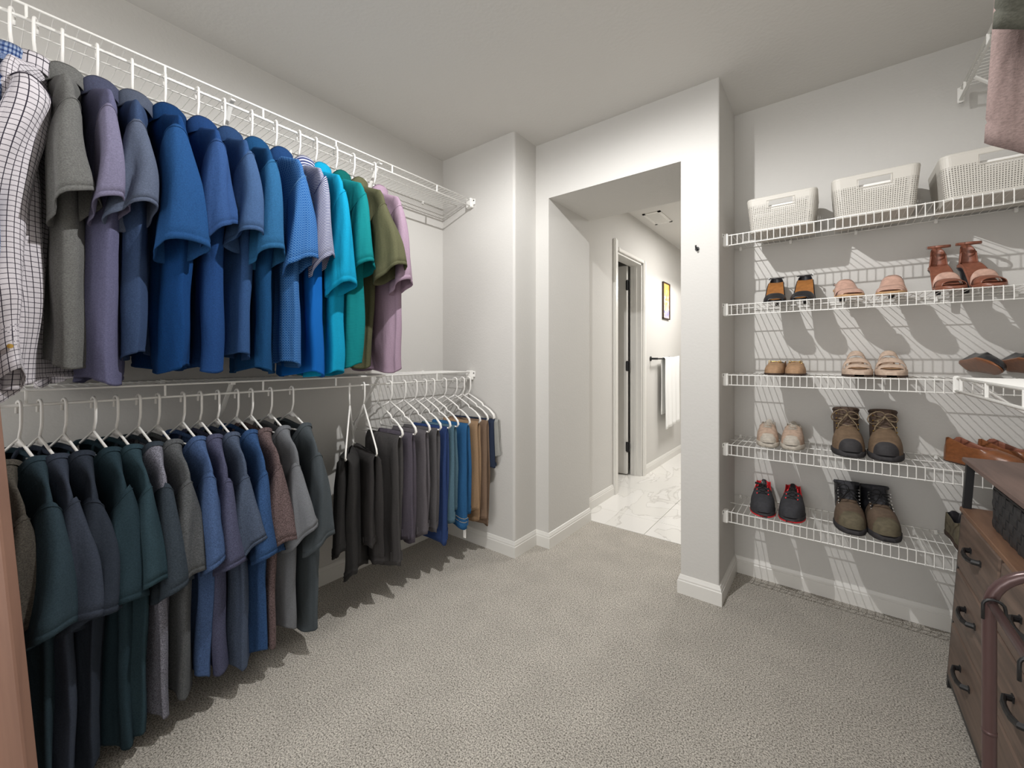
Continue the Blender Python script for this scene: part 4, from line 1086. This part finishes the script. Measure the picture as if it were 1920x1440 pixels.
# shelf 4
sp = dict(upper=1, sole=.022, sole_w=1.07, sole_m=m_greysole, upper_m=m_pink, lining_m=m_greysole, vh=([0, .04, .12, .3, .45, .6], [.014, .03, .042, .060, .080, .078]), rim=([0, .4, .6, .9, 1], [.03, .07, .055, .07, .06]), open=.47, toe_m=m_greysole, toe_s=.07, laces_m=m_greysole, lace_s=(.30, .44), rows=3)
pair(X(1461), .086, 2.20, SZ[3], .235, .088, sp, 'sneaker', 'left worn pinkish beige sneaker with dirty white sole', 'right worn pinkish beige sneaker with dirty white sole', (.08, .02))
boot_v = ([0, .03, .10, .22, .34, .5, .7], [.018, .040, .056, .066, .085, .10, .10])
sp = dict(upper=1, sole=.024, sole_w=1.08, sole_m=m_rub, upper_m=m_boot, lining_m=m_bootdk, toe_m=m_rub, toe_s=.045, toe_lat=.06, vh=boot_v, rim=([0, .4, 1], [.05, .10, .08]), open=.8, shaft=.150, shaft_m=m_bootdk, tongue_m=m_bootdk, laces_m=m_lace_t, lace_r=.0024, rows=5, bow=[(-1, .055, .05), (1, .040, .03)], eyelet_m=M['gold'])
pair(X(1628), .106, 2.185, SZ[3], .285, .108, sp, 'hiking_boot', 'left brown laced hiking boot with tan loops on the fourth shelf', 'right brown laced hiking boot with tan loops on the fourth shelf', (.04, .0))
sp = dict(upper=1, sole=.016, sole_m=m_cog, upper_m=m_cog, lining_m=m_brn, vh=([0, .04, .12, .3, .42, .6], [.016, .036, .046, .058, .064, .06]), rim=([0, .35, .6, .9, 1], [.045, .058, .058, .082, .075]), open=.38, stripe_m=m_dkb)
pair(.575, .085, 2.20, SZ[3], .235, .086, sp, 'loafer', 'left plain cognac leather loafer behind the dresser top', 'right plain cognac leather loafer behind the dresser top', (.74, .70), (0, .02))
# shelf 5
sp = dict(upper=1, sole=.022, sole_w=1.04, sole_m=m_rub, stripe_m=m_red, upper_m=m_mesh, lining_m=m_red, deep_m=m_blk, vh=([0, .04, .12, .3, .45, .6], [.016, .036, .050, .068, .086, .082]), rim=([0, .4, .6, .9, 1], [.04, .07, .06, .082, .07]), open=.50, laces_m=m_lace_b, lace_s=(.27, .66), rows=4, eyelet_m=m_red, lace_r=.0020)
pair(X(1456), .100, 2.19, SZ[4], .28, .100, sp, 'trainer', 'left black trainer with red lining and sole line', 'right black trainer with red lining and sole line', (.10, .02))
sp = dict(upper=1, sole=.024, sole_w=1.06, sole_m=m_rub, upper_m=m_khb, lining_m=m_blk, toe_m=m_olive, toe_s=.12, vh=boot_v, rim=([0, .4, 1], [.05, .10, .08]), open=.8, shaft=.140, shaft_m=m_blk, collar_m=m_mesh, tongue_m=m_mesh, laces_m=m_lace_b, lace_r=.0020, rows=7, eyelet_m=M['silver'], bow=[(-1, .045, .05)])
pair(X(1633), .108, 2.195, SZ[4], .275, .106, sp, 'hiking_boot', 'left black and taupe hiking boot with black laces on the lowest shelf', 'right black and taupe hiking boot with black laces on the lowest shelf', (.06, .18))
sp = dict(upper=1, sole=.02, sole_m=m_dkb, upper_m=m_olive, lining_m=m_blk, vh=([0, .04, .12, .3, .45, .6], [.016, .036, .050, .066, .080, .078]), rim=([0, .4, .6, .9, 1], [.04, .07, .06, .075, .07]), open=.46)
shoe('ankle_shoe', 'olive grey suede shoe half hidden behind the brown dresser', .435, 2.20, SZ[4] + .0045, .26, .10, .12, 1, sp)
# toggle of the trainer laces
m = MB(); q0 = Vector((X(1456) - .075, 2.30, SZ[4] + .125)); m.tube([q0 + Vector((.03, .0, -.006)), q0 + Vector((.014, 0, .002)), q0], .0015, 5); m.tube([q0, q0 + Vector((-.022, 0, .003))], .005, 8)
tg = m.build('lace_toggle', m_lace_b); tag(tg, 'black lace toggle sticking out beside the left black and red trainer', 'toggle')

# ------------------------------------------------------------------ dresser by the right wall
DRX, DRY1, DRY0 = .322, 2.07, 1.20; LEAN = math.tan(math.radians(3.4))
dr = empty('dresser', (DRX, DRY1, 0), 0, 'brown wood-look dresser with black frame and raised top shelf at the right', 'dresser')
def lean(o):
    for v_ in o.data.vertices: v_.co.x += v_.co.z * LEAN
    return o
DW = .30; DL = DRY1 - DRY0
m = MB()
for x in (0, DW - .02):
    for y in (-.018, -DL):
        m.box((x, y, 0), (x + .02, y + .018, .785 if y > -.1 or True else .6))
m.box((0, -DL, .03), (.02, 0, .045)); m.box((DW - .02, -DL, .03), (DW, 0, .045)); m.box((0, -.018, .03), (DW, 0, .045))
lean(m.build('frame', M['black'], dr))
m = MB(); m.bbox((-.008, -DL - .01, .785), (DW + .01, .008, .800), .002); lean(m.build('top_board', M['dark_top'], dr))
m = MB(); m.bbox((-.004, -DL, .615), (DW + .004, .004, .630), .002); lean(m.build('shelf_board', M['dresser_top'], dr))
m = MB(); m.box((.012, -.010, .04), (DW - .006, -.004, .612)); m.box((DW - .008, -DL + .02, .04), (DW - .003, -.01, .612)); lean(m.build('side_panel', M['dresser_wood'], dr))
m = MB(); m.box((.010, -.436, .04), (.03, -.424, .615)); lean(m.build('divider', M['black'], dr))
rows = [(.052, .236), (.243, .425), (.432, .612)]
for cy0, cy1 in ((-.424, -.018), (-.86, -.436)):
    for z0, z1 in rows:
        m = MB(); m.bbox((-.004, cy0 + .004, z0), (.26, cy1 - .004, z1), .004)
        d_ = lean(m.build('drawer', M['dresser_wood'], dr))
        yc = (cy0 + cy1) / 2; zc = z0 + .105
        m = MB(); m.tube([(-.004, yc - .052, zc), (-.020, yc - .048, zc), (-.026, yc - .025, zc - .002), (-.027, yc, zc - .003), (-.026, yc + .025, zc - .002), (-.020, yc + .048, zc), (-.004, yc + .052, zc)], .0055, 8, flat=(1, 1.5))
        for q in (-.052, .052): m.bbox((-.007, yc + q - .009, zc - .008), (-.003, yc + q + .009, zc + .008), .001)
        lean(m.build('handle', M['black'], d_))
# black woven bin on the dresser shelf board
BL, BWd, BH = .30, .20, .118
bn = empty('woven_bin', (DRX + .036 + .035, 1.875, .6305), 0, 'black woven strap bin standing on the dresser', 'bin')
m = MB()
for a, b in (((0.003, -BL + .003, .002), (.006, -.003, BH - .004)), ((BWd - .006, -BL + .003, .002), (BWd - .003, -.003, BH - .004)), ((.003, -.006, .002), (BWd - .003, -.003, BH - .004)), ((.003, -BL + .003, .002), (BWd - .003, -BL + .006, BH - .004)), ((.003, -BL + .003, .002), (BWd - .003, -.003, .005))): m.box(a, b)
m.build('liner', M['bin'], bn)
sw = .0295
def ribbon(p0, p1, nrm, width, updir, phase, n):
    pts = []; m = MB(); K = n * 4; vs = []; fs = []
    for i in range(K + 1):
        q = i / K; off = .0022 * math.sin(math.pi * (q * n + phase)); c = p0.lerp(p1, q) + nrm * (off + .001)
        for wv in (-.5, .5):
            for tt in (-.0008, .0008): vs.append(c + updir * width * wv + nrm * tt)
    for i in range(K):
        a = i * 4; b = a + 4
        fs += [(a, b, b + 2, a + 2), (a + 1, a + 3, b + 3, b + 1), (a, a + 1, b + 1, b), (a + 2, b + 2, b + 3, a + 3)]
    m.add(vs, fs); return m
for face, (org, ud, nr_, ln) in enumerate(((Vector((0, 0, 0)), Vector((0, -1, 0)), Vector((-1, 0, 0)), BL), (Vector((0, 0, 0)), Vector((1, 0, 0)), Vector((0, 1, 0)), BWd), (Vector((0, -BL, 0)), Vector((1, 0, 0)), Vector((0, -1, 0)), BWd))):
    nv = int(ln / sw); nh = 4
    for i in range(nv):
        c = org + ud * (sw * (i + .5)) + nr_ * .001
        ribbon(c + Vector((0, 0, .001)), c + Vector((0, 0, BH)), nr_, sw * .93, ud, i % 2, nh).build('strap', M['bin'], bn)
    for j in range(nh):
        z = BH * (j + .5) / nh; ribbon(org + Vector((0, 0, z)) + nr_ * .001, org + ud * (sw * nv) + Vector((0, 0, z)) + nr_ * .001, nr_, BH / nh * .93, Vector((0, 0, 1)), (j + 1) % 2, nv).build('strap', M['bin'], bn)
m = MB(); m.tube([(0, 0, BH), (BWd, 0, BH), (BWd, -BL, BH), (0, -BL, BH)], .004, 6, closed=True, flat=(.6, 1.4)); m.build('rim', M['bin'], bn)

# ------------------------------------------------------------------ tubular rack with hooks
RXp, RYp = .2145, 1.05
rk = empty('tube_rack', (RXp, RYp, 0), 0, 'brown metal tube rack with rounded top in front of the dresser', 'rack')
m = MB(); pts = [(0, 0, .0), (0, 0, .30), (0, 0, .57)]; r = .0088
for i in range(9):
    a = i / 8 * math.pi / 2; pts.append((.075 - .075 * math.cos(a), 0, .718 + .075 * math.sin(a)))
pts += [(.2, 0, .793)]
for i in range(9):
    a = i / 8 * math.pi / 2; pts.append((.25 + .075 * math.sin(a), 0, .718 + .075 * math.cos(a)))
pts += [(.325, 0, .3), (.325, 0, 0)]
m.tube(pts, r, 14); m.build('end_hoop', M['rack'], rk, True)
m = MB(); m.tube([(0, 0, .505), (0, 0, .511)], .0094, 14); m.build('joint_ring', M['rack'], rk, True)
m = MB(); m.tube([(0.002, -.004, .728), (0.002, -.75, .728)], .0066, 12); m.build('rail', M['rack'], rk, True)
m = MB(); m.tube([(0.325, 0, .728), (0.325, -.75, .728)], .0066, 12); m.build('rail', M['rack'], rk, True)
m = MB(); m.tube([(0, -.75, 0), (0, -.75, .74)], r, 12); m.tube([(.325, -.75, 0), (.325, -.75, .74)], r, 12); m.build('rear_post', M['rack'], rk, True)
def shook(y, label):
    h = empty('s_hook', (RXp + .002, RYp + y, .728), 0, label, 'hook'); m = MB()
    pts = [(-.0125, 0, -.024), (-.0125, 0, -.006)] + [(-.0125 * math.cos(a), 0, .0112 * math.sin(a)) for a in np.linspace(.15, math.pi, 8)] + [(.0135, 0, -.010), (.016, 0, -.020), (.017, 0, -.032)]
    m.tube(pts, .0024, 8); m.build('wire', M['black'], h, True)
shook(-.016, 'black S-shaped hook at the rounded corner of the brown rack')
shook(-.185, 'black S-shaped hook further along the brown rack rail, at the right edge')
def belt():
    m = MB(); m.bbox((.038, -.115, .34), (.043, -.088, .708), .001); o = m.build('tan_strap', M['strap'])
    o.location = (RXp, RYp, 0); tag(o, 'tan webbing strap hanging behind the rack rail', 'strap')
belt()

# ------------------------------------------------------------------ garments on the upper right side shelf
g1 = F(84, 84, 76); g2 = F(138, 120, 116)
for y, c, lab, sd, sl_ in ((.825, g1, 'dark olive grey shirt at the upper right corner', 301, .45), (.90, g2, 'pinkish taupe shirt behind the olive one at the upper right corner', 302, .56)):
    hanger((.412, y, 2.18), 0, 'white hanger holding the ' + lab.split(' shirt')[0] + ' shirt', 'polo')
    shirt('shirt', lab, 'shirt', (.412, y, 2.18), 0, (c, c, c), sd, L=.60, collar='polo', nz=-.140, neck=.066, dip=.05, shz=-.192, sh=.15, half=.14, hemh=.16, b0=.02, b1=.036, sl=sl_, sb=.036)

# ------------------------------------------------------------------ groups of repeats
for o in COL.objects:
    if o.parent or 'category' not in o: continue
    c = o['category']; z = o.location.z; x = o.location.x
    g = None
    if c == 'hanger': g = 'white hangers on the right side rail' if x > 0 else ('white hangers on the upper left rail' if z > 1.5 else 'white hangers on the lower left rail')
    elif c in ('polo shirt', 'shirt'): g = 'shirts on the right side rail' if x > 0 else 'shirts hanging on the upper left rail'
    elif c == 't-shirt': g = 'dark t-shirts hanging on the lower left rail'
    elif c in ('trousers', 'shorts'): g = 'trousers and shorts hanging on the lower left rail'
    elif c == 'shoe': g = 'shoes on the wire shelves'
    elif c == 'basket': g = 'grey baskets on the top shelf'
    elif c == 'linen': g = 'white cloths in the baskets'
    elif c == 'shelf': g = 'white wire shelves'
    elif c == 'hook' and z < 1: g = 'black hooks on the brown rack'
    if g: o['group'] = g
